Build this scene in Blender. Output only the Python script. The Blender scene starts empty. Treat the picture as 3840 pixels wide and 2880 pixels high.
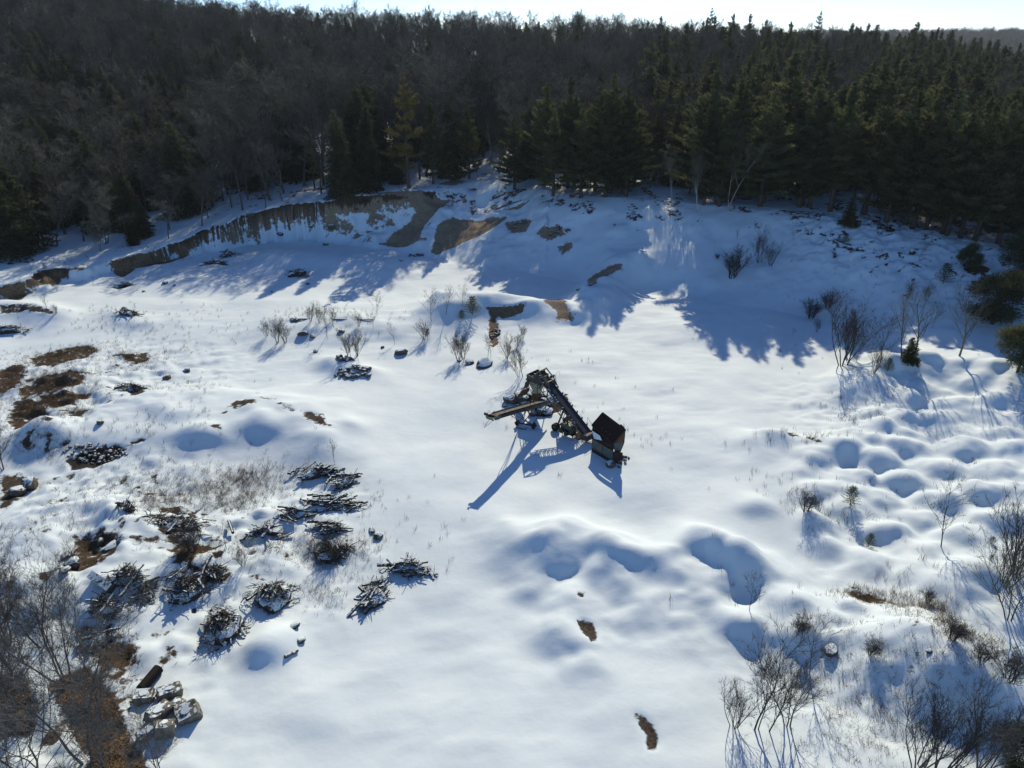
import bpy, math, random
import numpy as np
from mathutils import Vector, Matrix, Euler

R = math.radians
scene = bpy.context.scene
random.seed(7)
rng = np.random.default_rng(11)

# ------------------------------------------------------------------ camera
CAMZ = 40.0
PITCH = R(26.4)
FPX = 2663.0
cam_d = bpy.data.cameras.new('camera')
cam_d.sensor_width = 36.0
cam_d.lens = FPX / 3840.0 * 36.0
cam_d.clip_start = 0.5
cam_d.clip_end = 12000
cam = bpy.data.objects.new('camera', cam_d)
scene.collection.objects.link(cam)
cam.location = (0, 0, CAMZ)
cam.rotation_euler = (R(90) - PITCH, 0, 0)
scene.camera = cam

# ------------------------------------------------------------------ sky, sun, exposure
SUN_EL, SUN_AZ = R(32.5), R(9.0)          # azimuth: to the right of straight ahead
world = bpy.data.worlds.new('World')
scene.world = world
world.use_nodes = True
wn = world.node_tree
wn.nodes.clear()
w_out = wn.nodes.new('ShaderNodeOutputWorld')
w_bg = wn.nodes.new('ShaderNodeBackground')
w_sky = wn.nodes.new('ShaderNodeTexSky')
w_sky.sky_type = 'NISHITA'
w_sky.sun_disc = False
w_sky.sun_elevation = SUN_EL
w_sky.sun_rotation = SUN_AZ
w_sky.altitude = 300
w_sky.air_density = 0.6
w_sky.dust_density = 0.15
w_sky.ozone_density = 6.0
w_bg.inputs['Strength'].default_value = 0.135
wn.links.new(w_sky.outputs[0], w_bg.inputs[0])
wn.links.new(w_bg.outputs[0], w_out.inputs[0])

sun_d = bpy.data.lights.new('sun', 'SUN')
sun_d.energy = 4.0
sun_d.angle = R(0.53)
sun_d.color = (1.0, 0.855, 0.65)
sun = bpy.data.objects.new('sun', sun_d)
scene.collection.objects.link(sun)
SUN = Vector((math.sin(SUN_AZ) * math.cos(SUN_EL), math.cos(SUN_AZ) * math.cos(SUN_EL), math.sin(SUN_EL)))
sun.rotation_euler = (-SUN).to_track_quat('-Z', 'Y').to_euler()
sun.location = (60, 200, 120)

vs = scene.view_settings
vs.view_transform = 'Standard'
vs.look = 'None'
vs.gamma = 1.0
vs.use_curve_mapping = False
vs.exposure = 0.16
scene.cycles.use_denoising = True
scene.cycles.max_bounces = 6
scene.cycles.diffuse_bounces = 3
scene.cycles.transparent_max_bounces = 4
scene.cycles.volume_bounces = 0

# ------------------------------------------------------------------ helpers
def link(o):
    scene.collection.objects.link(o)
    return o

def tag(o, label=None, cat=None, group=None, kind=None):
    if label: o['label'] = label
    if cat: o['category'] = cat
    if group: o['group'] = group
    if kind: o['kind'] = kind
    return o

def empty(name, loc, rz=0.0, sc=1.0):
    o = link(bpy.data.objects.new(name, None))
    o.location = loc
    o.rotation_euler = (0, 0, rz)
    o.scale = (sc, sc, sc)
    o.empty_display_size = 0.2
    return o

def mesh_from(name, V, F, mats=None, mi=None, smooth=False):
    me = bpy.data.meshes.new(name)
    if isinstance(F, np.ndarray):
        V = np.asarray(V, np.float32)
        nv, nf, k = len(V), len(F), F.shape[1]
        me.vertices.add(nv)
        me.vertices.foreach_set('co', V.ravel())
        me.loops.add(nf * k)
        me.loops.foreach_set('vertex_index', F.astype(np.int32).ravel())
        me.polygons.add(nf)
        me.polygons.foreach_set('loop_start', np.arange(0, nf * k, k, dtype=np.int32))
        me.update(calc_edges=True)
    else:
        me.from_pydata([tuple(v) for v in V], [], [tuple(f) for f in F])
    for m in (mats or []):
        me.materials.append(m)
    if mi is not None:
        me.polygons.foreach_set('material_index', np.asarray(mi, np.int32))
    me.polygons.foreach_set('use_smooth', np.full(len(me.polygons), smooth, bool))
    me.update()
    return me

class MB:
    """collects shapes, then links them as one mesh object"""
    def __init__(self):
        self.V, self.F, self.M = [], [], []
        self.mi = 0
    def add(self, V, F):
        n = len(self.V)
        self.V += [tuple(v) for v in V]
        for f in F:
            self.F.append(tuple(i + n for i in f))
            self.M.append(self.mi)
    def box(self, c, s, rot=None, taper=1.0):
        c = Vector(c); hx, hy, hz = s[0] / 2, s[1] / 2, s[2] / 2
        P = []
        for z in (-1, 1):
            k = taper if z > 0 else 1.0
            for x, y in ((-1, -1), (1, -1), (1, 1), (-1, 1)):
                v = Vector((x * hx * k, y * hy * k, z * hz))
                if rot is not None: v = rot @ v
                P.append(c + v)
        self.add(P, [(3, 2, 1, 0), (4, 5, 6, 7), (0, 1, 5, 4), (1, 2, 6, 5), (2, 3, 7, 6), (3, 0, 4, 7)])
    def beam(self, a, b, w, h, up=(0, 0, 1)):
        a = Vector(a); b = Vector(b); d = b - a; L = d.length
        if L < 1e-6: return
        z = d / L; u = Vector(up)
        x = u.cross(z)
        if x.length < 1e-4: x = Vector((1, 0, 0)).cross(z)
        x.normalize(); y = z.cross(x)
        rot = Matrix((x, y, z)).transposed()
        self.box((a + b) / 2, (w, h, L), rot)
    def tube(self, pts, radii, n=6, cap=True):
        pts = [Vector(p) for p in pts]
        m = len(pts); V = []; F = []
        ref = Vector((0.31, 0.17, 0.93))
        for i, p in enumerate(pts):
            d = (pts[min(i + 1, m - 1)] - pts[max(i - 1, 0)])
            if d.length < 1e-9: d = Vector((0, 0, 1))
            d.normalize()
            x = d.cross(ref)
            if x.length < 1e-3: x = d.cross(Vector((1, 0, 0)))
            x.normalize(); y = d.cross(x); r = radii[i]
            for k in range(n):
                a = 2 * math.pi * k / n
                V.append(p + x * (r * math.cos(a)) + y * (r * math.sin(a)))
        for i in range(m - 1):
            for k in range(n):
                k2 = (k + 1) % n
                F.append((i * n + k, i * n + k2, (i + 1) * n + k2, (i + 1) * n + k))
        if cap:
            F.append(tuple(reversed(range(n)))); F.append(tuple(range((m - 1) * n, m * n)))
        self.add(V, F)
    def prism(self, poly, depth_vec):
        """extrude a polygon (3-d points) along a vector"""
        P = [Vector(p) for p in poly]; d = Vector(depth_vec); n = len(P)
        F = [tuple(range(n)), tuple(reversed(range(n, 2 * n)))]
        for i in range(n):
            j = (i + 1) % n
            F.append((j, i, i + n, j + n))
        self.add(P + [p + d for p in P], F)
    def mesh(self, name, mats, smooth=False):
        return mesh_from(name, self.V, self.F, mats, self.M, smooth)
    def build(self, name, mats, parent=None, smooth=False):
        if not isinstance(mats, (list, tuple)): mats = [mats]
        o = link(bpy.data.objects.new(name, self.mesh(name, mats, smooth)))
        o.parent = parent
        return o

def child(name, me, parent):
    o = link(bpy.data.objects.new(name, me))
    o.parent = parent
    return o

# ------------------------------------------------------------------ materials
def mat(name, col, rough=0.8, var=0.25, scale=3.0, bump=0.0, bscale=20.0, metal=0.0, spec=0.3, col2=None, transl=0.0, detail=4.0, objrand=0.0):
    m = bpy.data.materials.new(name)
    m.use_nodes = True
    nt = m.node_tree; N = nt.nodes; L = nt.links
    b = N['Principled BSDF']
    b.inputs['Roughness'].default_value = rough
    b.inputs['Metallic'].default_value = metal
    b.inputs['Specular IOR Level'].default_value = spec
    tc = N.new('ShaderNodeTexCoord')
    nz = N.new('ShaderNodeTexNoise'); nz.inputs['Scale'].default_value = scale; nz.inputs['Detail'].default_value = detail
    L.new(tc.outputs['Object'], nz.inputs['Vector'])
    rp = N.new('ShaderNodeValToRGB')
    c2 = col2 if col2 else tuple(min(1, c * (1 + var)) for c in col)
    c1 = col if col2 else tuple(c * (1 - var) for c in col)
    rp.color_ramp.elements[0].position = 0.35; rp.color_ramp.elements[0].color = (*c1, 1)
    rp.color_ramp.elements[1].position = 0.65; rp.color_ramp.elements[1].color = (*c2, 1)
    L.new(nz.outputs['Fac'], rp.inputs['Fac'])
    out = rp.outputs['Color']
    if objrand > 0:
        oi = N.new('ShaderNodeObjectInfo')
        hs = N.new('ShaderNodeHueSaturation')
        mr = N.new('ShaderNodeMapRange')
        mr.inputs['To Min'].default_value = 1 - objrand; mr.inputs['To Max'].default_value = 1 + objrand
        L.new(oi.outputs['Random'], mr.inputs['Value'])
        L.new(mr.outputs[0], hs.inputs['Value'])
        mh = N.new('ShaderNodeMapRange')
        ml = N.new('ShaderNodeMath'); ml.operation = 'MULTIPLY'; ml.inputs[1].default_value = 7.13
        fr = N.new('ShaderNodeMath'); fr.operation = 'FRACT'
        L.new(oi.outputs['Random'], ml.inputs[0]); L.new(ml.outputs[0], fr.inputs[0]); L.new(fr.outputs[0], mh.inputs['Value'])
        mh.inputs['To Min'].default_value = 0.48; mh.inputs['To Max'].default_value = 0.52
        L.new(mh.outputs[0], hs.inputs['Hue'])
        L.new(out, hs.inputs['Color']); out = hs.outputs['Color']
    L.new(out, b.inputs['Base Color'])
    if bump > 0:
        n2 = N.new('ShaderNodeTexNoise'); n2.inputs['Scale'].default_value = bscale; n2.inputs['Detail'].default_value = 5
        L.new(tc.outputs['Object'], n2.inputs['Vector'])
        bp = N.new('ShaderNodeBump'); bp.inputs['Strength'].default_value = bump; bp.inputs['Distance'].default_value = 0.10
        L.new(n2.outputs['Fac'], bp.inputs['Height']); L.new(bp.outputs[0], b.inputs['Normal'])
    if transl > 0:
        tr = N.new('ShaderNodeBsdfTranslucent'); L.new(out, tr.inputs['Color'])
        mx = N.new('ShaderNodeMixShader'); mx.inputs[0].default_value = transl
        L.new(b.outputs[0], mx.inputs[1]); L.new(tr.outputs[0], mx.inputs[2])
        L.new(mx.outputs[0], N['Material Output'].inputs['Surface'])
    return m

# ------------------------------------------------------------------ noise (numpy)
_perm = np.random.default_rng(5).random((256, 256)).astype(np.float64)
def vnoise(x, y, seed=0):
    x = np.asarray(x, float) + seed * 17.3; y = np.asarray(y, float) + seed * 9.7
    xi = np.floor(x).astype(int); yi = np.floor(y).astype(int)
    fx = x - xi; fy = y - yi
    fx = fx * fx * fx * (fx * (fx * 6 - 15) + 10); fy = fy * fy * fy * (fy * (fy * 6 - 15) + 10)
    a = _perm[xi & 255, yi & 255]; b = _perm[(xi + 1) & 255, yi & 255]
    c = _perm[xi & 255, (yi + 1) & 255]; d = _perm[(xi + 1) & 255, (yi + 1) & 255]
    return (a * (1 - fx) + b * fx) * (1 - fy) + (c * (1 - fx) + d * fx) * fy - 0.5
def fbm(x, y, wl, octv=4, seed=0, gain=0.5):
    s = 0; amp = 1.0; f = 1.0 / wl
    for k in range(octv):
        s = s + amp * vnoise(np.asarray(x) * f, np.asarray(y) * f, seed + k * 3)
        amp *= gain; f *= 2.03
    return s
def sstep(a, b, x):
    t = np.clip((x - a) / (b - a), 0, 1)
    return t * t * (3 - 2 * t)

# ------------------------------------------------------------------ photograph pixel <-> place
CP, SP = math.cos(PITCH), math.sin(PITCH)
def ray(px, py):
    dx = (px - 1920.0) / FPX; dy = (py - 1440.0) / FPX
    return dx, CP - dy * SP, -SP - dy * CP
def plane(px, py, z=0.0):
    a, b, c = ray(px, py)
    t = (z - CAMZ) / c
    return np.array((a * t, b * t, z))
def project(x, y, z):
    x = np.asarray(x, float); y = np.asarray(y, float); dz = np.asarray(z, float) - CAMZ
    f = y * CP - dz * SP; u = y * SP + dz * CP
    f = np.maximum(f, 1e-3)
    return 1920 + FPX * x / f, 1440 - FPX * u / f
# ------------------------------------------------------------------ the ground: gravel pit floor, banks, plateau and wooded hills
# the bank round the pit, by direction: pixel column, crest row and height, toe row and height, cliff share
BANK = [  # px, py crest, z crest, py toe, z toe
    (-900, 1150, 2.3, 1400, 0.3),
    (-300, 1110, 2.3, 1290, 0.2),
    (0, 1078, 2.4, 1150, 0.0),
    (110, 1043, 2.4, 1112, 0.0),
    (230, 1012, 2.2, 1072, 0.0),
    (330, 1014, 1.8, 1058, 0.0),
    (370, 1012, 1.8, 1062, 0.0),
    (410, 996, 2.1, 1042, 0.0),
    (550, 962, 2.4, 1005, 0.0),
    (680, 930, 3.0, 972, 0.0),
    (760, 892, 4.0, 950, 0.0),
    (960, 820, 6.2, 916, 0.0),
    (1180, 765, 8.0, 905, 0.0),
    (1350, 725, 9.2, 925, 0.0),
    (1560, 712, 9.6, 955, 0.0),
    (1700, 690, 9.6, 985, 0.0),
    (1800, 672, 10.0, 1010, 0.0),
    (1950, 690, 10.2, 1020, 0.0),
    (2100, 722, 10.3, 1045, 0.0),
    (2300, 745, 10.5, 1085, 0.0),
    (2600, 765, 10.5, 1125, 0.0),
    (2900, 785, 10.5, 1165, 0.0),
    (3100, 815, 10.2, 1215, 0.0),
    (3250, 850, 9.8, 1290, 0.2),
    (3450, 890, 9.2, 1390, 0.4),
    (3650, 930, 8.8, 1460, 0.8),
    (3840, 960, 8.0, 1560, 1.0),
    (4300, 1060, 8.0, 1700, 1.2),
    (4900, 1200, 8.0, 1900, 1.5),
]
_c = np.array([plane(b[0], b[1], b[2]) for b in BANK]); _t = np.array([plane(b[0], b[3], b[4]) for b in BANK])
_cu = _c[:, 0] / _c[:, 1]; _tu = _t[:, 0] / _t[:, 1]
U = np.linspace(-1.7, 1.7, 3401)
def _sm(a, k):
    ker = np.hanning(2 * k + 1); ker /= ker.sum()
    return np.convolve(np.pad(a, k, mode='edge'), ker, mode='valid')
YC = _sm(np.interp(U, _cu, _c[:, 1]), 8); ZC = _sm(np.interp(U, _cu, _c[:, 2]), 12)
YT = _sm(np.interp(U, _tu, _t[:, 1]), 8); ZT = _sm(np.interp(U, _tu, _t[:, 2]), 12)
# how far the bank is an upright cut (1) or a plain slope (0)
_sh = [(-900, .8), (0, .8), (330, .75), (370, .2), (410, .8), (690, .85), (1000, .75), (1300, .62), (1560, .55), (1640, .35), (1720, .45), (1850, .25), (2050, .1), (2300, 0), (4900, 0)]
SH = np.interp(U, [plane(p, 950)[0] / plane(p, 950)[1] for p, _ in _sh], [s for _, s in _sh])
# wooded ridge behind: ground height where trees meet the sky
_rd = [(-900, 54, 330), (0, 49, 350), (350, 44, 360), (700, 36.5, 380), (1000, 34.5, 390), (1500, 32, 400), (1900, 29.5, 410), (2300, 28, 420), (2700, 25, 400), (3100, 23.5, 390), (3500, 17.5, 380), (3840, 11, 380), (4900, 6, 380)]
_ru = [plane(p, 300)[0] / plane(p, 300)[1] for p, _, _ in _rd]
ZR = _sm(np.interp(U, _ru, [z for _, z, _ in _rd]), 60); YR = _sm(np.interp(U, _ru, [d for _, _, d in _rd]), 60)

def base_h(x, y):
    x = np.asarray(x, float); y = np.asarray(y, float)
    ys = np.maximum(y, 8.0)
    u = np.clip(x / ys, -1.69, 1.69)
    idx = (u - U[0]) / (U[1] - U[0])
    f = lambda A: np.interp(idx, np.arange(len(U)), A)
    yc, zc, yt, zt, sh, zr, yr = f(YC), f(ZC), f(YT), f(ZT), f(SH), f(ZR), f(YR)
    wob = fbm(x, y, 9.0, 3, 2) * 2.4 + fbm(x, y, 5.0, 3, 6) * 2.4 * (u < .05)
    t = (y + wob - yt) / np.maximum(yc - yt, 0.5)
    tc = np.clip(t, 0, 1)
    lin = tc * tc * (3 - 2 * tc) * 0.5 + tc * 0.5
    cut = 0.22 * sstep(0.0, 0.6, tc) + 0.78 * sstep(0.5, 0.95, tc)
    z = zt + (zc - zt) * (lin * (1 - sh) + cut * sh)
    # plateau, then the hill
    tt = np.clip((y - yc) / np.maximum(yr - yc, 40), 0, 1)
    z = z + (zr - zc) * (tt * 0.30 + 0.70 * sstep(0.12, 1.0, tt)) * (y > yc)
    over = np.maximum(y - yr, 0)
    z = z - np.minimum(over * over / 900.0, 30) * (y > yr) * sstep(0, 60, over)
    # far hill to the right, beyond the ridge
    far = 40 * np.exp(-((y - 1750) / 420) ** 2) * sstep(300, 1100, x) + 24 * np.exp(-((y - 2600) / 500) ** 2)
    z = z + far + fbm(x, y, 260, 3, 9) * 22 * sstep(700, 1200, y)
    z = z + fbm(x, y, 38, 3, 4) * 3.0 * sstep(yc + 8, yc + 70, y) * (y < 900)
    return z

# mounds: (px, py, half width px, half depth px, height factor) of the shaded near face of each heap
SHADE = [
    (3607,1573,36,30,1.35),(3428,1544,34,34,.9),(3619,1729,66,36,1.0),(3422,1718,48,28,1.0),(3318,1764,46,30,1.35),(3567,1619,60,28,.8),
    (3214,1822,56,26,.9),(3422,1845,50,28,.9),(3746,1816,66,30,.9),(3555,1938,80,52,1.05),(3688,1897,80,30,.8),(3388,2053,105,80,1.35),
    (3162,1718,34,22,.8),(2919,1660,50,22,.7),(2849,1920,66,24,.7),(2665,2062,110,42,1.35),(2838,2146,70,32,1.0),(3081,2088,76,30,.8),
    (3665,2077,52,36,.9),(3793,2030,60,56,1.0),(3764,1579,34,20,.8),(3515,1787,64,24,.8),(3790,1690,60,30,.8),(3300,1640,60,26,.7),
    (3011,2287,60,22,.8),(3197,2310,50,26,.8),(3712,2247,90,60,1.0),(2618,2310,72,42,.9),(2618,2224,70,30,.8),(2820,2386,80,34,.8),
    (2044,2129,60,62,1.35),(2171,2024,40,18,.8),(2102,2036,44,24,.8),(2327,2094,42,20,.8),(2136,2426,60,60,.3),(2206,2282,70,28,.9),
    (2321,2235,74,50,.9),(2466,2322,84,36,.9),(752,1684,92,40,.95),(500,1690,150,44,.35),(1001,2461,66,54,.95),(1000,1640,110,34,.45),
    (3560,2640,230,130,1.0),(3200,1870,44,22,.6),(3330,1900,46,24,.6),(2960,2190,60,26,.6),(2440,2150,60,24,.6),(3120,2440,80,30,.5),
    (120,1690,90,40,.8),(250,1960,130,40,.6),(3060,1745,60,20,.6),(3740,1480,70,30,.9),(3480,1430,90,30,.9),(3600,1440,60,30,.7),(3250,1480,60,24,.6),
]
# long crests with a steep near face: pixel path on the ground line, height, half width m
CRESTS = [
    ([(150,1650),(330,1600),(560,1545),(760,1530),(960,1535),(1120,1580),(1230,1640)], 1.25, 3.4),
    ([(1930,2010),(2110,1985),(2330,2050),(2500,2085),(2640,2030),(2770,2090)], 1.05, 1.9),
    ([(1700,1160),(1830,1150),(1960,1165),(2060,1175),(2160,1170),(2260,1100),(2330,1040)], 2.2, 3.0),
    ([(2840,1660),(2960,1650),(3060,1680),(3200,1675),(3330,1640)], 0.8, 1.8),
    ([(3200,1440),(3330,1400),(3480,1395),(3640,1420),(3800,1490)], 1.6, 3.0),
    ([(150,2060),(230,2000),(370,1965),(480,1985),(560,2060)], 1.0, 2.2),
    ([(1090,1215),(1250,1215),(1400,1225),(1560,1215),(1700,1180)], 0.8, 3.0),
    ([(0,1160),(110,1165),(200,1185)], 1.0, 2.0),
    ([(520,1205),(450,1190),(420,1175)], .5, 1.5),
    ([(1240,1350),(1340,1370)], .7, 1.6),
    ([(0,1430),(160,1380),(340,1330)], .7, 3.0),
    ([(0,1540),(200,1470),(330,1430)], .6, 3.0),
    ([(540,2210),(700,2170),(880,2130),(1010,2090)], .7, 2.0),
    ([(680,2000),(860,1960),(1050,1930)], .5, 2.0),
    ([(0,2240),(180,2240),(330,2260)], .9, 2.2),
    ([(3060,2330),(3240,2360),(3420,2440),(3560,2520)], .7, 2.2),
    ([(1060,960),(1300,980),(1500,985)], .6, 4.0),
]
ZONES = [  # packed hummocks: outline in the photograph, spacing m, height, radius
    ([(2960,1690),(3120,1600),(3190,1480),(3300,1405),(3480,1395),(3700,1440),(3990,1480),(3990,2360),(3620,2330),(3350,2200),(3130,2170),(3030,2020),(2960,1850)], (3.2, 2.4), 1.15, 1.95),
    ([(1950,2020),(2120,1975),(2350,2025),(2500,2060),(2650,2015),(2860,2080),(3080,2110),(3060,2400),(2760,2420),(2500,2390),(2290,2400),(2260,2500),(2080,2510),(2010,2350),(1960,2190)], (5.0, 3.6), 1.42, 2.9),
]
_zp = [[tuple(plane(a, b, .6)[:2]) for a, b in z[0]] for z in ZONES]
def inside(x, y, P):
    x = np.asarray(x, float); y = np.asarray(y, float); ins = np.zeros(x.shape, bool)
    for (x1, y1), (x0, y0) in zip(P, P[-1:] + P[:-1]):
        ins ^= ((y1 > y) != (y0 > y)) & (x < (x0 - x1) * (y - y1) / (y0 - y1 + 1e-12) + x1)
    return ins
SEEDS = [[] for _ in ZONES]
BUMPS = []
for (px, py, w, d, k) in SHADE:
    p = plane(px, py, 0.5)
    sl = math.hypot(p[1], CAMZ); ppm = FPX / sl; ppd = ppm * CAMZ / sl
    for zi, P in enumerate(_zp):
        if inside(p[0], p[1], P):
            SEEDS[zi].append((p[0], p[1] + 1.0 + .35 * d / ppd, min(1.28, .75 + .4 * min(1.2, k) * min(1.5, w / 70)))); break
    else:
        sx = max(0.9, w / ppm * 0.86); sy = max(0.8, d / ppd * 0.72)
        BUMPS.append((p[0], p[1] + sy * 0.95, sx, sy, min(3.0, sy * 1.02 * min(k, 1.12) + 0.06)))
_hr = random.Random(21)
for zi, P in enumerate(_zp):
    gx_, gy_ = ZONES[zi][1]; xs = [p[0] for p in P]; ys = [p[1] for p in P]
    for t_ in range(1400):
        x, y = _hr.uniform(min(xs) - 2, max(xs) + 2), _hr.uniform(min(ys) - 2, max(ys) + 2)
        if all(((x - a) / gx_) ** 2 + ((y - b) / gy_) ** 2 > 1 for a, b, _ in SEEDS[zi]):
            SEEDS[zi].append((x, y, _hr.uniform(.35, 1.15)))
def seg_dist(x, y, P):
    best = np.full(x.shape, 1e9)
    for (x0, y0), (x1, y1) in zip(P[:-1], P[1:]):
        dx, dy = x1 - x0, y1 - y0
        t = np.clip(((x - x0) * dx + (y - y0) * dy) / (dx * dx + dy * dy), 0, 1)
        best = np.minimum(best, np.hypot(x - x0 - t * dx, y - y0 - t * dy))
    return best

STEP = 0.29
def lines(a, b, lo, hi):
    mid = np.arange(a, b, STEP); L = [mid[0]]; s = STEP
    while L[-1] > lo: s = min(s * 1.11, 60); L.append(L[-1] - s)
    H = [mid[-1]]; s = STEP
    while H[-1] < hi: s = min(s * 1.07, 60); H.append(H[-1] + s)
    return np.concatenate([np.array(L[:0:-1]), mid, np.array(H[1:])])
gx = lines(-92, 92, -3200, 3200); gy = lines(24, 152, -120, 3600)
GX, GY = np.meshgrid(gx, gy, indexing='xy')
Z = base_h(GX, GY)
fl = Z.ravel(); fx = GX.ravel(); fy = GY.ravel()
pit = (np.abs(GX) < 110) & (GY > 12) & (GY < 170)
pm = pit.ravel()
px_, py_ = fx[pm], fy[pm]
zz = fl[pm].copy()
zb = zz.copy()
wx = px_ + fbm(px_, py_, 5.0, 2, 31) * 1.3; wy = py_ + fbm(px_, py_, 5.0, 2, 37) * 1.3
for (cx, cy, sx, sy, h) in BUMPS:
    k = (np.abs(px_ - cx) < 3.2 * sx) & (np.abs(py_ - cy) < 3.2 * sy + 1)
    tw = .45 * math.sin(cx * 12.9 + cy * 7.1)
    dx_, dy_ = wx[k] - cx, wy[k] - cy
    ex = (dx_ + tw * dy_) / sx; ey = (dy_ - tw * .5 * dx_) / sy
    ey = np.where(ey > 0, ey * 0.75, ey)
    zz[k] += h * np.exp(-0.5 * (ex * ex + ey * ey) ** 1.15)
for zi, P in enumerate(_zp):
    xs = [p[0] for p in P]; ys_ = [p[1] for p in P]
    k = np.where((px_ > min(xs) - 5) & (px_ < max(xs) + 5) & (py_ > min(ys_) - 5) & (py_ < max(ys_) + 5))[0]
    ins = inside(px_[k], py_[k], P); dd = seg_dist(px_[k], py_[k], P + P[:1])
    msk = sstep(-2.0, 2.6, np.where(ins, dd, -dd)); k, msk = k[msk > 0], msk[msk > 0]
    A_, r_ = ZONES[zi][2], ZONES[zi][3]; acc = np.zeros(len(k)); kk = 3.2
    x2, y2 = px_[k] + (wx[k] - px_[k]) * .8, py_[k] + (wy[k] - py_[k]) * .8
    for (a, b, amp) in SEEDS[zi]:
        q = np.where((np.abs(x2 - a) < 7) & (np.abs(y2 - b) < 6))[0]
        if len(q):
            dq = ((x2[q] - a) / 1.3) ** 2 + (y2[q] - b) ** 2
            acc[q] += np.exp(kk * (A_ * amp * (1.15 - dq / (r_ * r_))))
    zz[k] += msk * (np.maximum(np.log(acc + 1.0) / kk, 0) * (.85 + .7 * fbm(px_[k], py_[k], 6, 2, 66)) + fbm(px_[k], py_[k], 2.3, 3, 68) * .38)
for path, h, w in CRESTS:
    P = [tuple(plane(a, b, 0.6)[:2]) for a, b in path]
    xs = [p[0] for p in P]; ys_ = [p[1] for p in P]
    k = (px_ > min(xs) - 4 * w) & (px_ < max(xs) + 4 * w) & (py_ > min(ys_) - 4 * w) & (py_ < max(ys_) + 4 * w)
    d = seg_dist(wx[k], wy[k], P)
    zz[k] += 1.3 * h * np.exp(-0.5 * (d / w) ** 2) * (1 + 0.5 * fbm(px_[k], py_[k], 4, 2, 61))
# the floor rolls gently; rough, trampled or overgrown ground is lumpier
fade = sstep(12, 30, py_)
zz += fbm(px_, py_, 16, 3, 12) * 1.2 * fade * np.exp(-np.maximum(zb - 1, 0) / 2.5)
zz += fbm(px_, py_, 3.2, 3, 22) * 0.07
zz += fbm(px_ * .35 + py_ * .12, py_ - px_ * .2, 2.4, 3, 26) * 0.13 * sstep(.4, .7, .5 + fbm(px_, py_, 14, 2, 28))
trk = [(3760,1470),(3795,1540),(3800,1610),(3785,1680),(3762,1740),(3770,1800),(3805,1850),(3815,1925),(3790,2010)]
_tp = [plane(a, b, 1.0) for a, b in trk]
for (a, b) in zip(_tp[:-1], _tp[1:]):
    n_ = max(2, int(np.hypot(*(b - a)[:2]) / .55))
    for i_ in range(n_):
        q_ = a + (b - a) * (i_ / n_); sdx = .22 if i_ % 2 else -.22
        zz -= .13 * np.exp(-((px_ - q_[0] - sdx) ** 2 + (py_ - q_[1]) ** 2) / (2 * .2 ** 2)) if True else 0
ROUGH = [(350,1850,420,170,1.0),(520,2010,420,160,1.2),(900,2050,300,200,1.2),(1150,1900,200,140,.9),(300,1450,380,200,1.0),(3350,2480,560,330,.8),(3250,1560,300,180,.55),(3500,1900,420,330,.35),(600,2350,380,260,.9),(1200,2150,220,160,.5),(700,1400,260,120,.5),(250,2750,420,250,1.1),(150,2350,330,220,1.0),(3300,900,380,120,1.0),(3560,980,300,110,1.0)]
rough = np.zeros_like(zz)
for (a, b, w, d, k) in ROUGH:
    p = plane(a, b, 0.5 if b > 1000 else 8.0); sl = math.hypot(p[1], CAMZ); ppm = FPX / sl; ppd = ppm * CAMZ / sl
    rough = np.maximum(rough, k * np.exp(-(((px_ - p[0]) / (w / ppm)) ** 2 + ((py_ - p[1]) / (d / ppd)) ** 2) ** 1.5))
lump = fbm(px_, py_, 1.5, 3, 41); lump2 = np.abs(fbm(px_, py_, 4.0, 3, 47))
zz += rough * (lump * 0.42 + lump2 * 0.9 * (lump2 > 0.05) + fbm(px_, py_, 0.75, 2, 55) * 0.2)
# gullied cut faces
crag = sstep(0.35, 1.2, np.abs(np.gradient(Z, gy, axis=0)).ravel()[pm])
zz += crag * (fbm(px_, py_, 2.6, 4, 71) * 1.2)
fl[pm] = zz
Z = fl.reshape(Z.shape)

def hz(x, y):
    x = np.atleast_1d(np.asarray(x, float)); y = np.atleast_1d(np.asarray(y, float))
    i = np.clip(np.searchsorted(gx, x) - 1, 0, len(gx) - 2); j = np.clip(np.searchsorted(gy, y) - 1, 0, len(gy) - 2)
    fx_ = np.clip((x - gx[i]) / (gx[i + 1] - gx[i]), 0, 1); fy_ = np.clip((y - gy[j]) / (gy[j + 1] - gy[j]), 0, 1)
    return (Z[j, i] * (1 - fx_) + Z[j, i + 1] * fx_) * (1 - fy_) + (Z[j + 1, i] * (1 - fx_) + Z[j + 1, i + 1] * fx_) * fy_
def H1(x, y):
    return float(hz(x, y)[0])
_T = np.concatenate([np.arange(30, 120, 0.12), np.arange(120, 700, 0.4)])
def at(px, py):
    """ground point seen at a pixel of the photograph"""
    a, b, c = ray(px, py)
    x, y, z = a * _T, b * _T, CAMZ + c * _T
    below = z < hz(x, y)
    k = int(np.argmax(below)) if below.any() else len(_T) - 1
    return Vector((x[k], y[k], H1(x[k], y[k])))

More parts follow.
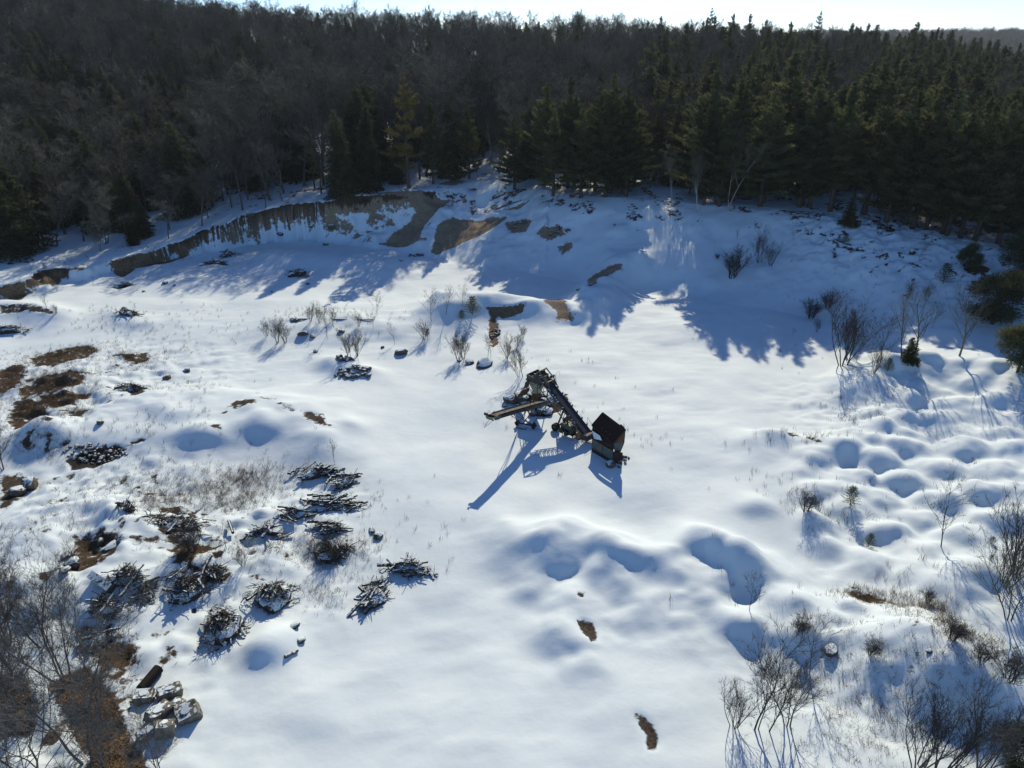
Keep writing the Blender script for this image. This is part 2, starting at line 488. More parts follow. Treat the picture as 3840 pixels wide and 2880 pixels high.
# bare soil showing through the snow: photograph outlines and soil kind
SAND, DARK, BROWN, GRAVEL, LEAF, OCHRE = (.32,.25,.17), (.075,.06,.045), (.085,.06,.036), (.045,.04,.034), (.135,.085,.042), (.20,.145,.085)
SPOIL = (.085, .07, .053)
BARE = [
    (SAND, [(1640,850),(1700,815),(1850,812),(1905,815),(1860,850),(1760,900),(1690,935),(1640,958),(1615,950)]),
    (SAND, [(1340,730),(1440,720),(1640,745),(1690,755),(1640,790),(1590,850),(1575,905),(1510,930),(1420,915),(1500,860),(1560,800),(1540,760)]),
    (SAND, [(1890,835),(1960,820),(1995,830),(1975,870),(1920,875)]),(SAND, [(2030,850),(2100,845),(2120,880),(2050,905),(2015,880)]),
    (SAND, [(2090,930),(2135,905),(2150,930),(2110,955)]),(SAND, [(1880,790),(1960,760),(1990,750),(1950,785)]),
    (OCHRE, [(398,1000),(560,960),(690,938),(720,950),(640,985),(560,1000),(510,1008),(460,1040),(420,1020)]),
    (OCHRE, [(30,1085),(90,1052),(200,1020),(290,1003),(350,1032),(290,1028),(235,1042),(215,1068),(150,1075),(100,1098),(75,1125),(30,1118)]),
    (DARK, [(0,1145),(80,1140),(150,1150),(215,1180),(170,1175),(90,1165),(0,1175)]),
    (SAND, [(2220,1035),(2270,1005),(2330,995),(2335,1010),(2280,1035),(2230,1060),(2165,1088),(2200,1060)]),
    (SAND, [(2040,1128),(2095,1120),(2125,1140),(2155,1205),(2110,1200),(2090,1210),(2085,1165)]),
    (OCHRE, [(1822,1145),(1880,1150),(1975,1135),(1960,1170),(1890,1195),(1860,1185),(1870,1240),(1868,1290),(1845,1305),(1830,1240),(1838,1190)]),
    (GRAVEL, [(245,1725),(330,1690),(430,1668),(475,1672),(465,1705),(380,1745),(270,1765)]),(GRAVEL, [(485,1655),(545,1643),(548,1655),(490,1670)]),
    (DARK, [(862,1520),(890,1502),(965,1508),(920,1520),(870,1532)]),(DARK, [(1128,1540),(1180,1548),(1210,1555),(1225,1595),(1250,1597),(1200,1592),(1150,1570)]),
    (DARK, [(1040,1512),(1090,1525),(1100,1545),(1065,1530)]),(DARK, [(795,1595),(825,1590),(820,1607),(800,1605)]),(DARK,[(830,1548),(850,1543),(845,1555)]),
    (DARK, [(970,1490),(1030,1495),(1000,1497)]),
    (BROWN, [(260,2090),(300,2020),(380,1990),(430,2010),(440,2050),(400,2085),(330,2125),(250,2140)]),
    (DARK, [(590,1990),(640,1935),(740,1910),(745,1940),(680,2005),(610,2010)]),
    (BROWN, [(120,1345),(240,1310),(330,1295),(360,1320),(300,1345),(200,1370),(140,1372)]),
    (BROWN, [(0,1390),(80,1365),(90,1400),(60,1450),(0,1475)]),(BROWN, [(150,1420),(250,1400),(300,1395),(300,1440),(210,1470),(120,1475),(90,1500),(80,1460)]),
    (BROWN, [(150,1490),(240,1470),(330,1480),(270,1510),(180,1530)]),(BROWN, [(60,1510),(150,1510),(180,1570),(60,1610),(40,1580)]),
    (DARK, [(255,1540),(330,1535),(310,1565),(260,1560)]),(DARK, [(70,1645),(110,1635),(140,1670),(100,1690)]),(DARK, [(160,1680),(250,1655),(270,1660),(180,1705)]),
    (DARK, [(0,1790),(60,1780),(135,1800),(130,1830),(60,1880),(0,1915)]),(DARK,[(130,1620),(190,1640),(190,1660),(150,1650)]),
    
    (DARK, [(410,2190),(470,2150),(550,2140),(545,2175),(470,2210)]),(DARK, [(700,2150),(780,2130),(850,2165),(800,2190),(720,2180)]),
    (BROWN, [(350,2420),(420,2400),(500,2400),(500,2480),(430,2540),(380,2500)]),
    (LEAF, [(180,2560),(330,2500),(430,2600),(470,2720),(540,2830),(580,2960),(300,3000),(330,2850),(240,2700)]),(LEAF,[(-60,2560),(80,2520),(150,2640),(120,2760),(-60,2800)]),
    
    (BROWN, [(655,2070),(700,2040),(735,2075),(720,2110),(670,2100)]),
    (SPOIL, [(2165,2322),(2195,2325),(2230,2350),(2243,2400),(2220,2408),(2185,2370)]),(SPOIL, [(2165,2222),(2192,2222),(2190,2240),(2170,2240)]),
    (SPOIL, [(2372,2668),(2410,2680),(2460,2740),(2477,2790),(2465,2815),(2430,2810),(2415,2750),(2385,2700)]),
    (DARK, [(2950,1615),(3000,1640),(2960,1632)]),(DARK, [(3020,1635),(3080,1662),(3060,1660),(3030,1645)]),
    (DARK, [(3078,890),(3130,910),(3190,930),(3255,948),(3200,945),(3130,920)]),(DARK,[(3400,985),(3460,1000),(3430,1003)]),
    (DARK, [(410,1080),(460,1070),(520,1065),(440,1085)]),(DARK,[(740,1000),(800,975),(840,985),(870,997),(800,990)]),
    (BROWN, [(430,1330),(500,1330),(545,1325),(550,1350),(500,1360)]),(DARK, [(475,1460),(540,1445),(545,1470),(490,1485)]),
    (SAND,[(1640,690),(1700,672),(1760,680),(1700,695)]),(DARK,[(620,2250),(660,2240),(640,2280)]),(DARK,[(2060,1465),(2120,1480),(2150,1520),(2060,1560),(1990,1560),(1960,1520)]),
    (BROWN,[(2150,1610),(2200,1620),(2215,1650),(2170,1650)]),
    (BROWN,[(3620,1000),(3700,1010),(3690,1030),(3630,1020)]),(BROWN,[(3180,2220),(3260,2240),(3330,2265),(3250,2255)]),
]
soil = np.zeros((fx.size, 3)); bare = np.zeros(fx.size)
soil[:] = BROWN
jx = fx + 0; jy = fy + 0
for ent in BARE:
    col, poly = ent[0], ent[1]; top = ent[2] if len(ent) > 2 else (.68 if col in (BROWN, DARK) else 1.0)
    P = [at(a, b) for a, b in poly]
    X = np.array([p.x for p in P]); Y = np.array([p.y for p in P])
    k = np.where((fx > X.min() - 1.5) & (fx < X.max() + 1.5) & (fy > Y.min() - 1.5) & (fy < Y.max() + 1.5))[0]
    if not len(k): continue
    x = fx[k]; y = fy[k]
    ins = np.zeros(len(k), bool); n = len(X)
    for i in range(n):
        j = (i - 1) % n
        c = ((Y[i] > y) != (Y[j] > y)) & (x < (X[j] - X[i]) * (y - Y[i]) / (Y[j] - Y[i] + 1e-12) + X[i])
        ins ^= c
    d = seg_dist(x, y, list(zip(X, Y)) + [(X[0], Y[0])])
    v = np.clip(0.5 + (.14 if col == BROWN else 0) + np.where(ins, d, -d) / (.9 if col == SPOIL else 1.3 if col in (OCHRE, GRAVEL) or len(poly) > 8 else 2.2), 0, top)
    up = v > bare[k]
    soil[k[up]] = col
    bare[k] = np.maximum(bare[k], v)
# thinly covered, rough ground shows flecks of dead grass
flk = np.zeros(fx.size); flk[pm] = np.clip(rough, 0, 1) * np.clip(0.25 + fbm(px_, py_, 1.1, 3, 83) * 1.1 + fbm(px_, py_, 6, 2, 88) * .6, 0, 1) * 0.72
bare = np.maximum(bare, flk)
# steep cut faces shed their snow
_gy, _gx = np.gradient(Z, gy, gx)
slope = np.hypot(_gx, _gy).ravel()
onbank = (fx / np.maximum(fy, 8) < 0.0) & (fy > 100) & (fy < 175) & (np.abs(fx) < 115)
_ppx, _ppy = project(fx, fy, Z.ravel())
keep = np.interp(_ppx, [-50, 20, 240, 280, 395, 425, 680, 800, 1600, 1680], [0, 1, 1, 0, 0, 1, 1, 1, 1, 0])
relh = np.clip(Z.ravel() / np.maximum(np.interp(fx / np.maximum(fy, 8), U, ZC), 1), 0, 1.2)
_zr = Z.ravel()
nb = fbm(fx + _zr * .9, fy + _zr * 1.8, 5.0, 4, 96) + fbm(fx - _zr * 1.4, fy + _zr * 2.2, 1.8, 3, 98) * .5
low = np.interp(_ppx, [0, 420, 700, 960, 1080, 1600], [.3, .25, .3, .25, .02, 0])
sl = np.interp(slope, [.38, .8], [0, 1]) * np.clip(np.interp(relh, [.0, .2, .55, .8, 1.0, 1.08], [.0, .34, .52, .85, .95, .2]) + low + nb * .75, 0, 1) * keep * onbank
upd = sl > bare
soil[upd] = SAND
soil[upd & ((fx / np.maximum(fy, 8) < -.42))] = OCHRE
soil[upd & (relh + nb * .25 > .86)] = (.085, .06, .038)
bare = np.maximum(bare, sl)
wood = (GY > 150).ravel() | ((Z.ravel() > 8.2) & (GY.ravel() > 120))
bn = np.clip(fbm(fx, fy, 2.6, 3, 91) * 0.8 + 0.30, 0, 0.62)
bare = np.where(wood, np.maximum(bare, bn * 0.9), bare)
tus = ((soil == np.array(BROWN)).all(1) | (soil == np.array(DARK)).all(1)) & ~wood
Zf = Z.ravel() - 0.16 * sstep(0.4, 0.7, bare)
Zf[tus] += sstep(.3, .8, bare[tus]) * np.maximum(fbm(fx[tus], fy[tus], 1.3, 3, 101) + .1, 0) * .75
Z = Zf.reshape(Z.shape)
ny, nx = Z.shape
V = np.stack([fx, fy, Zf], 1)
ii = np.arange(ny * nx).reshape(ny, nx)
F = np.stack([ii[:-1, :-1].ravel(), ii[:-1, 1:].ravel(), ii[1:, 1:].ravel(), ii[1:, :-1].ravel()], 1)

def snow_ground():
    m = bpy.data.materials.new('snow_ground'); m.use_nodes = True
    nt = m.node_tree; N = nt.nodes; L = nt.links
    b = N['Principled BSDF']
    b.inputs['Specular IOR Level'].default_value = 0.16
    tc = N.new('ShaderNodeTexCoord')
    a1 = N.new('ShaderNodeAttribute'); a1.attribute_name = 'bare'
    a2 = N.new('ShaderNodeAttribute'); a2.attribute_name = 'soil'
    def noise(scale, detail=5, rough=0.6):
        n = N.new('ShaderNodeTexNoise'); n.inputs['Scale'].default_value = scale; n.inputs['Detail'].default_value = detail; n.inputs['Roughness'].default_value = rough
        L.new(tc.outputs['Object'], n.inputs['Vector']); return n.outputs['Fac']
    def math_(op, a, b_, clamp=False):
        n = N.new('ShaderNodeMath'); n.operation = op; n.use_clamp = clamp
        for i, v in enumerate((a, b_)):
            if isinstance(v, (int, float)): n.inputs[i].default_value = v
            else: L.new(v, n.inputs[i])
        return n.outputs[0]
    n1 = noise(1.3, 4, 0.65)
    edge = math_('ADD', a1.outputs['Fac'], math_('MULTIPLY', math_('SUBTRACT', n1, 0.5), 1.1))
    msk = N.new('ShaderNodeMapRange'); msk.interpolation_type = 'SMOOTHSTEP'
    msk.inputs['From Min'].default_value = 0.43; msk.inputs['From Max'].default_value = 0.61
    L.new(edge, msk.inputs['Value'])
    # soil tint
    n2 = noise(5.0, 3, 0.7)
    rp = N.new('ShaderNodeMapRange'); rp.inputs['From Min'].default_value = 0.3; rp.inputs['From Max'].default_value = 0.7; rp.inputs['To Min'].default_value = 0.3; rp.inputs['To Max'].default_value = 1.6
    L.new(n2, rp.inputs['Value'])
    sc = N.new('ShaderNodeVectorMath'); sc.operation = 'SCALE'
    L.new(a2.outputs['Color'], sc.inputs[0]); L.new(rp.outputs[0], sc.inputs['Scale'])
    # snow tint
    n3 = noise(0.35, 2, 0.5)
    sn = N.new('ShaderNodeValToRGB')
    sn.color_ramp.elements[0].position = 0.3; sn.color_ramp.elements[0].color = (0.665, 0.79, 0.835, 1)
    sn.color_ramp.elements[1].position = 0.7; sn.color_ramp.elements[1].color = (0.715, 0.83, 0.865, 1)
    L.new(n3, sn.inputs['Fac'])
    mx = N.new('ShaderNodeMix'); mx.data_type = 'RGBA'
    L.new(msk.outputs[0], mx.inputs['Factor']); L.new(sn.outputs[0], mx.inputs['A']); L.new(sc.outputs[0], mx.inputs['B'])
    L.new(mx.outputs['Result'], b.inputs['Base Color'])
    ro = N.new('ShaderNodeMapRange'); ro.inputs['To Min'].default_value = 0.72; ro.inputs['To Max'].default_value = 0.95
    L.new(msk.outputs[0], ro.inputs['Value']); L.new(ro.outputs[0], b.inputs['Roughness'])
    # relief: wind-packed grain on snow, clods on soil
    g1 = noise(1.7, 3, 0.5); g2 = noise(14, 2, 0.7)
    hgt = math_('ADD', math_('MULTIPLY', g1, 0.03), math_('MULTIPLY', math_('MULTIPLY', g2, 0.16), msk.outputs[0]))
    hgt = math_('ADD', hgt, math_('MULTIPLY', g2, 0.006))
    hgt = math_('ADD', hgt, math_('MULTIPLY', msk.outputs[0], -0.12))
    bp = N.new('ShaderNodeBump'); bp.inputs['Strength'].default_value = 0.8; bp.inputs['Distance'].default_value = 1.0
    L.new(hgt, bp.inputs['Height']); L.new(bp.outputs[0], b.inputs['Normal'])
    return m
gm = mesh_from('ground', V, F, [snow_ground()], smooth=True)
at_b = gm.attributes.new('bare', 'FLOAT', 'POINT'); at_b.data.foreach_set('value', bare.astype(np.float32))
at_s = gm.attributes.new('soil', 'FLOAT_COLOR', 'POINT')
at_s.data.foreach_set('color', np.concatenate([soil, np.ones((len(soil), 1))], 1).astype(np.float32).ravel())
ground = link(bpy.data.objects.new('ground', gm))
tag(ground, 'snow covered gravel pit floor with bare soil banks and wooded hills behind', kind='structure')
# ------------------------------------------------------------------ tree shapes
M_BARK = mat('bark_grey', (.085, .075, .066), .9, .3, 6, .3, 30, objrand=.35)
M_TWIG = mat('twig_grey_brown', (.115, .108, .078), .9, .25, .6, objrand=.45)
M_TWIG2 = mat('twig_dark', (.062, .061, .057), .9, .25, .6, objrand=.3)
M_TWIG3 = mat('twig_pale_grey', (.105, .104, .098), .9, .25, .6, objrand=.25)
M_BIRCH = mat('birch_bark', (.42, .40, .37), .8, .35, 9)
M_PBARK = mat('pine_bark', (.075, .058, .047), .95, .3, 5, .3, 25, objrand=.2)
M_PINE = mat('pine_needles', (.046, .068, .030), .75, .3, .45, col2=(.125, .138, .058), transl=.48, objrand=.35)
M_GOLD = mat('golden_pine_needles', (.115, .105, .032), .75, .3, .45, col2=(.19, .155, .05), transl=.35)
M_HEM = mat('hemlock_needles', (.032, .050, .025), .75, .3, .45, col2=(.095, .106, .048), transl=.46, objrand=.35)
M_SPR = mat('spruce_needles', (.026, .038, .022), .75, .3, .5, col2=(.05, .062, .03), transl=.2, objrand=.3)
M_LEAF = mat('dead_leaves', (.13, .075, .035), .9, .4, 2)

class Tris:
    def __init__(self): self.V = []; self.n = 0
    def add(self, P):                       # (k,3,3)
        self.V.append(np.asarray(P, np.float32).reshape(-1, 3))
    def mesh(self, name, m):
        V = np.concatenate(self.V); F = np.arange(len(V)).reshape(-1, 3)
        return mesh_from(name, V, F, [m])

def slivers(P, D, L, w, r):
    """thin tapering triangles from points P along D"""
    n = len(P)
    side = np.cross(D, r.normal(size=(n, 3))); side /= np.linalg.norm(side, axis=1, keepdims=True) + 1e-9
    L = np.asarray(L).reshape(-1, 1); w = np.asarray(w).reshape(-1, 1) * np.ones((n, 1))
    return np.stack([P - side * w / 2, P + side * w / 2, P + D * L], 1)

def unit(v): return v / (np.linalg.norm(v, axis=-1, keepdims=True) + 1e-9)

def bare_tree(seed, H=14.0, spread=0.42, stems=1, levels=3, r0=0.17, first=0.3, fine=7, wfine=.03, nb=(9, 6, 5), lean=.05, up=.35, fl=.8):
    """leafless broadleaf: trunk and limbs, then finer branches and twigs"""
    rr = random.Random(seed); r = np.random.default_rng(seed)
    tr, cr = MB(), MB(); fp, fd = [], []
    def grow(p, d, L, rad, lvl):
        n = 5 if lvl < 2 else 3
        pts = [p.copy()]; q = p.copy(); dd = d.copy()
        for i in range(n):
            dd = (dd + Vector((rr.gauss(0, .10), rr.gauss(0, .10), rr.gauss(0, .06) + (.05 if lvl else .02)))).normalized()
            q = q + dd * (L / n); pts.append(q.copy())
        tip = .25 if lvl < 2 else .3
        radii = [rad * (1 - (1 - tip) * i / n) for i in range(n + 1)]
        (tr if lvl < 2 else cr).tube(pts, radii, 6 if lvl == 0 else (4 if lvl == 1 else 3), cap=False)
        if lvl >= levels:
            for k in range(fine):
                t = rr.uniform(.1, 1) * n; i = min(int(t), n - 1)
                fp.append(pts[i].lerp(pts[i + 1], t - i)); fd.append(dd)
            return
        m = nb[min(lvl, len(nb) - 1)]
        f0 = first if lvl == 0 else .22
        for k in range(m):
            f = f0 + (1 - f0) * (k + rr.random()) / m
            t = f * n; i = min(int(t), n - 1); pp = pts[i].lerp(pts[i + 1], t - i)
            axis = Vector((rr.gauss(0, 1), rr.gauss(0, 1), rr.gauss(0, .35) + up)).normalized()
            loc = (pts[i + 1] - pts[i]).normalized()
            nd = (loc * (1 - spread) + axis * spread * 1.6).normalized()
            if nd.z < -.1: nd.z *= -.3
            ln = L * (rr.uniform(.42, .62)) * (1.15 - .55 * f if lvl == 0 else 1 - .35 * f)
            grow(pp, nd.normalized(), ln, max(radii[i] * .5, .008), lvl + 1)
        fp.append(pts[-1]); fd.append(dd)
    for s in range(stems):
        a = rr.uniform(0, 6.28); k = lean if stems == 1 else rr.uniform(.08, .3)
        d = Vector((math.cos(a) * k, math.sin(a) * k, 1)).normalized()
        b = Vector((math.cos(a) * .15, math.sin(a) * .15, 0)) * (stems > 1)
        hh = H * (1 if s == 0 else rr.uniform(.6, .95))
        grow(b - Vector((0, 0, .15)), d, hh * .88, r0 * (1 if stems == 1 else .62), 0)
    T = Tris()
    P = np.array([tuple(p) for p in fp]); D = np.array([tuple(d) for d in fd])
    P = np.repeat(P, 2, 0); D = np.repeat(D, 2, 0)
    D = unit(D + r.normal(size=D.shape) * .55 + np.array((0, 0, .18)))
    T.add(slivers(P, D, r.uniform(.5, 1.1, len(P)) * fl, wfine, r))
    # branches of the crown as triangles too
    V = np.array(cr.V, np.float32)
    tri = []
    for f in cr.F:
        tri += [(f[0], f[1], f[2]), (f[0], f[2], f[3])] if len(f) == 4 else [f[:3]]
    if len(tri): T.add(V[np.array(tri)])
    return tr, T

def conifer(seed, H=16.0, kind='pine', sparse=False):
    r = np.random.default_rng(seed); rr = random.Random(seed)
    tr = MB(); T = Tris()
    z = np.linspace(-.2, H * .985, 9)
    wob = np.cumsum(r.normal(size=(9, 2)) * .05, 0)
    pts = [(wob[i][0], wob[i][1], z[i]) for i in range(9)]
    r0 = .019 * H if kind == 'pine' else .016 * H
    tr.tube(pts, [r0 * (1 - .9 * i / 8) for i in range(9)], 7, cap=False)
    def axis(h):
        t = np.clip(h / H * 8, 0, 7.999); i = int(t)
        return np.array([wob[i][0] * (1 - t + i) + wob[i + 1][0] * (t - i), wob[i][1] * (1 - t + i) + wob[i + 1][1] * (t - i)])
    if kind == 'pine':
        base, gap, Lmax = .10 + .16 * rr.random(), (.66 if not sparse else 1.25), .30 * H
    elif kind == 'hemlock':
        base, gap, Lmax = .07, .34, .25 * H
    else:
        base, gap, Lmax = .05, .30, .125 * H
    h = base * H
    lop = r.uniform(0, 6.28); lopk = r.uniform(0, .3)
    while h < H * .97:
        f = (h - base * H) / (H * (1 - base))
        if kind == 'pine':
            prof = (min(1, .55 + f * 2.2) if f < .25 else 1.0) * (1 - f) ** (.8 + .35 * f) * rr.uniform(.55, 1.25) + .012
            n = rr.choice((5, 6, 6, 7))
        elif kind == 'hemlock':
            prof = (1 - f) ** .75 * rr.uniform(.8, 1.08) + .035; n = 7
        else:
            prof = (1 - f) ** .9 * rr.uniform(.8, 1.1) + .04; n = 7
        a0 = rr.uniform(0, 6.28)
        for k in range(n):
            if kind == 'pine' and rr.random() < .22: continue
            a = a0 + 6.283 * k / n + rr.gauss(0, .18)
            L = max(.16, Lmax * prof) * rr.uniform(.7, 1.12) * (1 + lopk * math.cos(a - lop))
            if L < .15: continue
            rise = {'pine': .30 - .28 * (1 - f) + .55 * f, 'hemlock': .05 - .28 * (1 - f) + .3 * f, 'spruce': -.25 + .45 * f}[kind] + rr.gauss(0, .07)
            o = axis(h); P0 = np.array([o[0], o[1], h + rr.uniform(-.12, .12)])
            D0 = np.array([math.cos(a), math.sin(a), rise]); D0 /= np.linalg.norm(D0)
            nt = max(3, int(L / (.20 if kind != 'pine' else .24)))
            s = np.linspace(.18 if kind != 'pine' else .32, 1.0, nt)
            curve = {'pine': .16, 'hemlock': -.16, 'spruce': .06}[kind] * L
            C = P0 + D0 * (s * L)[:, None] + np.array([0, 0, 1.0]) * (curve * s * s)[:, None]
            # limb wood
            e = [tuple(P0), tuple(P0 + D0 * L * .5 + np.array([0, 0, curve * .25])), tuple(C[-1])]
            if L > .9: tr.tube(e, [max(.012, .018 * L), .012 + .006 * L, .006], 3, cap=False)
            side = np.array([-math.sin(a), math.cos(a), 0.0])
            # foliage fans out sideways from the limb
            m = {'pine': 5, 'hemlock': 4, 'spruce': 3}[kind]
            wfan = (np.sin(np.pi * np.clip(s * .92 + .04, 0, 1)) * .5 + .18) * min(L, 3.2) * {'pine': .42, 'hemlock': .5, 'spruce': .5}[kind]
            Q = np.repeat(C, m, 0)
            off = r.uniform(-1, 1, len(Q)) * np.repeat(wfan, m)
            Q = Q + side * off[:, None] + D0 * (r.uniform(-.1, .1, len(Q)) - np.abs(off) * .12)[:, None]
            Q[:, 2] += r.uniform(-.10, .12, len(Q)) + (-np.abs(off) * .18 if kind != 'pine' else np.abs(off) * .03)
            b = {'pine': 4, 'hemlock': 3, 'spruce': 3}[kind]
            Q = np.repeat(Q, b, 0); off2 = np.repeat(off, b)
            base_d = D0 * .55 + np.array([0, 0, .42 if kind == 'pine' else -.05])
            D = unit(base_d + side * np.sign(off2)[:, None] * .45 + r.normal(size=Q.shape) * (.55 if kind == 'pine' else .42))
            ln = r.uniform(.32, .62, len(Q)) if kind == 'pine' else r.uniform(.25, .5, len(Q))
            wd = r.uniform(.09, .19, len(Q)) if kind == 'pine' else r.uniform(.09, .17, len(Q))
            fs = min(1.0, .42 + L / 2.6)
            T.add(slivers(Q, D, ln * fs, wd * fs, r))
        h += gap * rr.uniform(.75, 1.25) * (1.0 if kind != 'pine' else (1.3 - .5 * f))
    # leader
    P = np.repeat(np.array([[wob[8][0], wob[8][1], H * .95]]), 24, 0) + r.normal(size=(24, 3)) * .06
    T.add(slivers(P, unit(r.normal(size=(24, 3)) * .5 + np.array([0, 0, 1.0])), r.uniform(.3, .6, 24), .06, r))
    return tr, T

SHAPES = {}
def shape(kind, k, gen, mtrunk, mcrown, H):
    tr, T = gen
    SHAPES.setdefault(kind, []).append((tr.mesh(kind + '_trunk', [mtrunk], True), T.mesh(kind + '_crown', mcrown), H))
for k in range(6):
    H = (15, 14, 16, 13, 15, 14)[k]
    shape('broadleaf', k, bare_tree(100 + k, H, spread=(.42, .5, .36, .46, .4, .34)[k], stems=(1, 1, 1, 2, 1, 1)[k], r0=.15 + .02 * (k % 3), first=(.3, .35, .25, .3, .4, .2)[k], nb=(10, 7, 5), fine=5, wfine=.036), M_BARK, M_TWIG, H)
shape('birch', 0, bare_tree(130, 14, spread=.33, stems=3, r0=.13, first=.35, nb=(9, 6, 4), fine=5, wfine=.03), M_BIRCH, M_TWIG, 14)
shape('birch', 1, bare_tree(131, 13, spread=.36, stems=2, r0=.13, first=.4, nb=(9, 6, 4), fine=5, wfine=.03), M_BIRCH, M_TWIG, 13)
for k in range(5): shape('pine', k, conifer(200 + k, 17, 'pine'), M_PBARK, M_PINE, 17)
shape('goldpine', 0, conifer(207, 20, 'pine', True), M_PBARK, M_GOLD, 20)
for k in range(2): shape('lonepine', k, conifer(210 + k, 18, 'pine', True), M_PBARK, M_PINE, 18)
for k in range(4): shape('hemlock', k, conifer(300 + k, 14, 'hemlock'), M_PBARK, M_HEM, 14)
for k in range(2): shape('spruce', k, conifer(400 + k, 13, 'spruce'), M_PBARK, M_SPR, 13)

NAMES = {'lonepine': 'pine_tree', 'goldpine': 'pine_tree', 'broadleaf': 'bare_tree', 'birch': 'birch_tree', 'pine': 'pine_tree', 'hemlock': 'hemlock_tree', 'spruce': 'spruce_tree'}
def tree(kind, v, p, height, label, group=None, wide=1.0, rz=None):
    tm, cm, H = SHAPES[kind][v % len(SHAPES[kind])]
    s = height / H
    o = empty(NAMES[kind], p, random.uniform(0, 6.28) if rz is None else rz)
    o.scale = (s * wide, s * wide, s)
    tag(o, label, 'tree', group)
    child('trunk', tm, o); child('crown', cm, o)
    return o

# ------------------------------------------------------------------ the wood
_T2 = np.arange(110, 900, 0.8)
def stand_under(px, py, Ht):
    """ground point of a tree of that height whose tip shows at a pixel"""
    a, b, c = ray(px, py)
    x, y, z = a * _T2, b * _T2, CAMZ + c * _T2
    inwood = y > np.interp(x / np.maximum(y, 8), U, YC) + (10.0 if px < 1900 else 4.0)
    hit = (z < hz(x, y) + Ht) & inwood
    if not hit.any(): return None
    k = int(np.argmax(hit))
    return Vector((x[k], y[k], H1(x[k], y[k])))
placed = []          # x, y of every tree
counts = {}
def put(kind, p, h, label, group, wide=1.0, v=None):
    placed.append((p.x, p.y))
    counts[kind] = counts.get(kind, 0) + 1
    return tree(kind, random.randrange(9) if v is None else v, p - Vector((0, 0, .15)), h, label, group, wide)

def zone(px, py):
    """words for a part of the wood one can find in the picture"""
    where = 'on the ridge' if py < 200 else ('on the hillside' if py < 420 else 'in the front rows')
    s = ['behind the left edge bank', 'behind the slab topped low bank', 'above the left sand cut', 'above the right sand cut', 'near the golden pine', 'left of the pit head pines', 'behind the pit head pines',
         'behind the sunlit gap', 'above the shaded slope', 'along the snowy track', 'in the dark evergreen corner', 'above the right clearing', 'at the right edge'][int(min(max(px, 0), 3839) // 296)]
    return where + ' ' + s

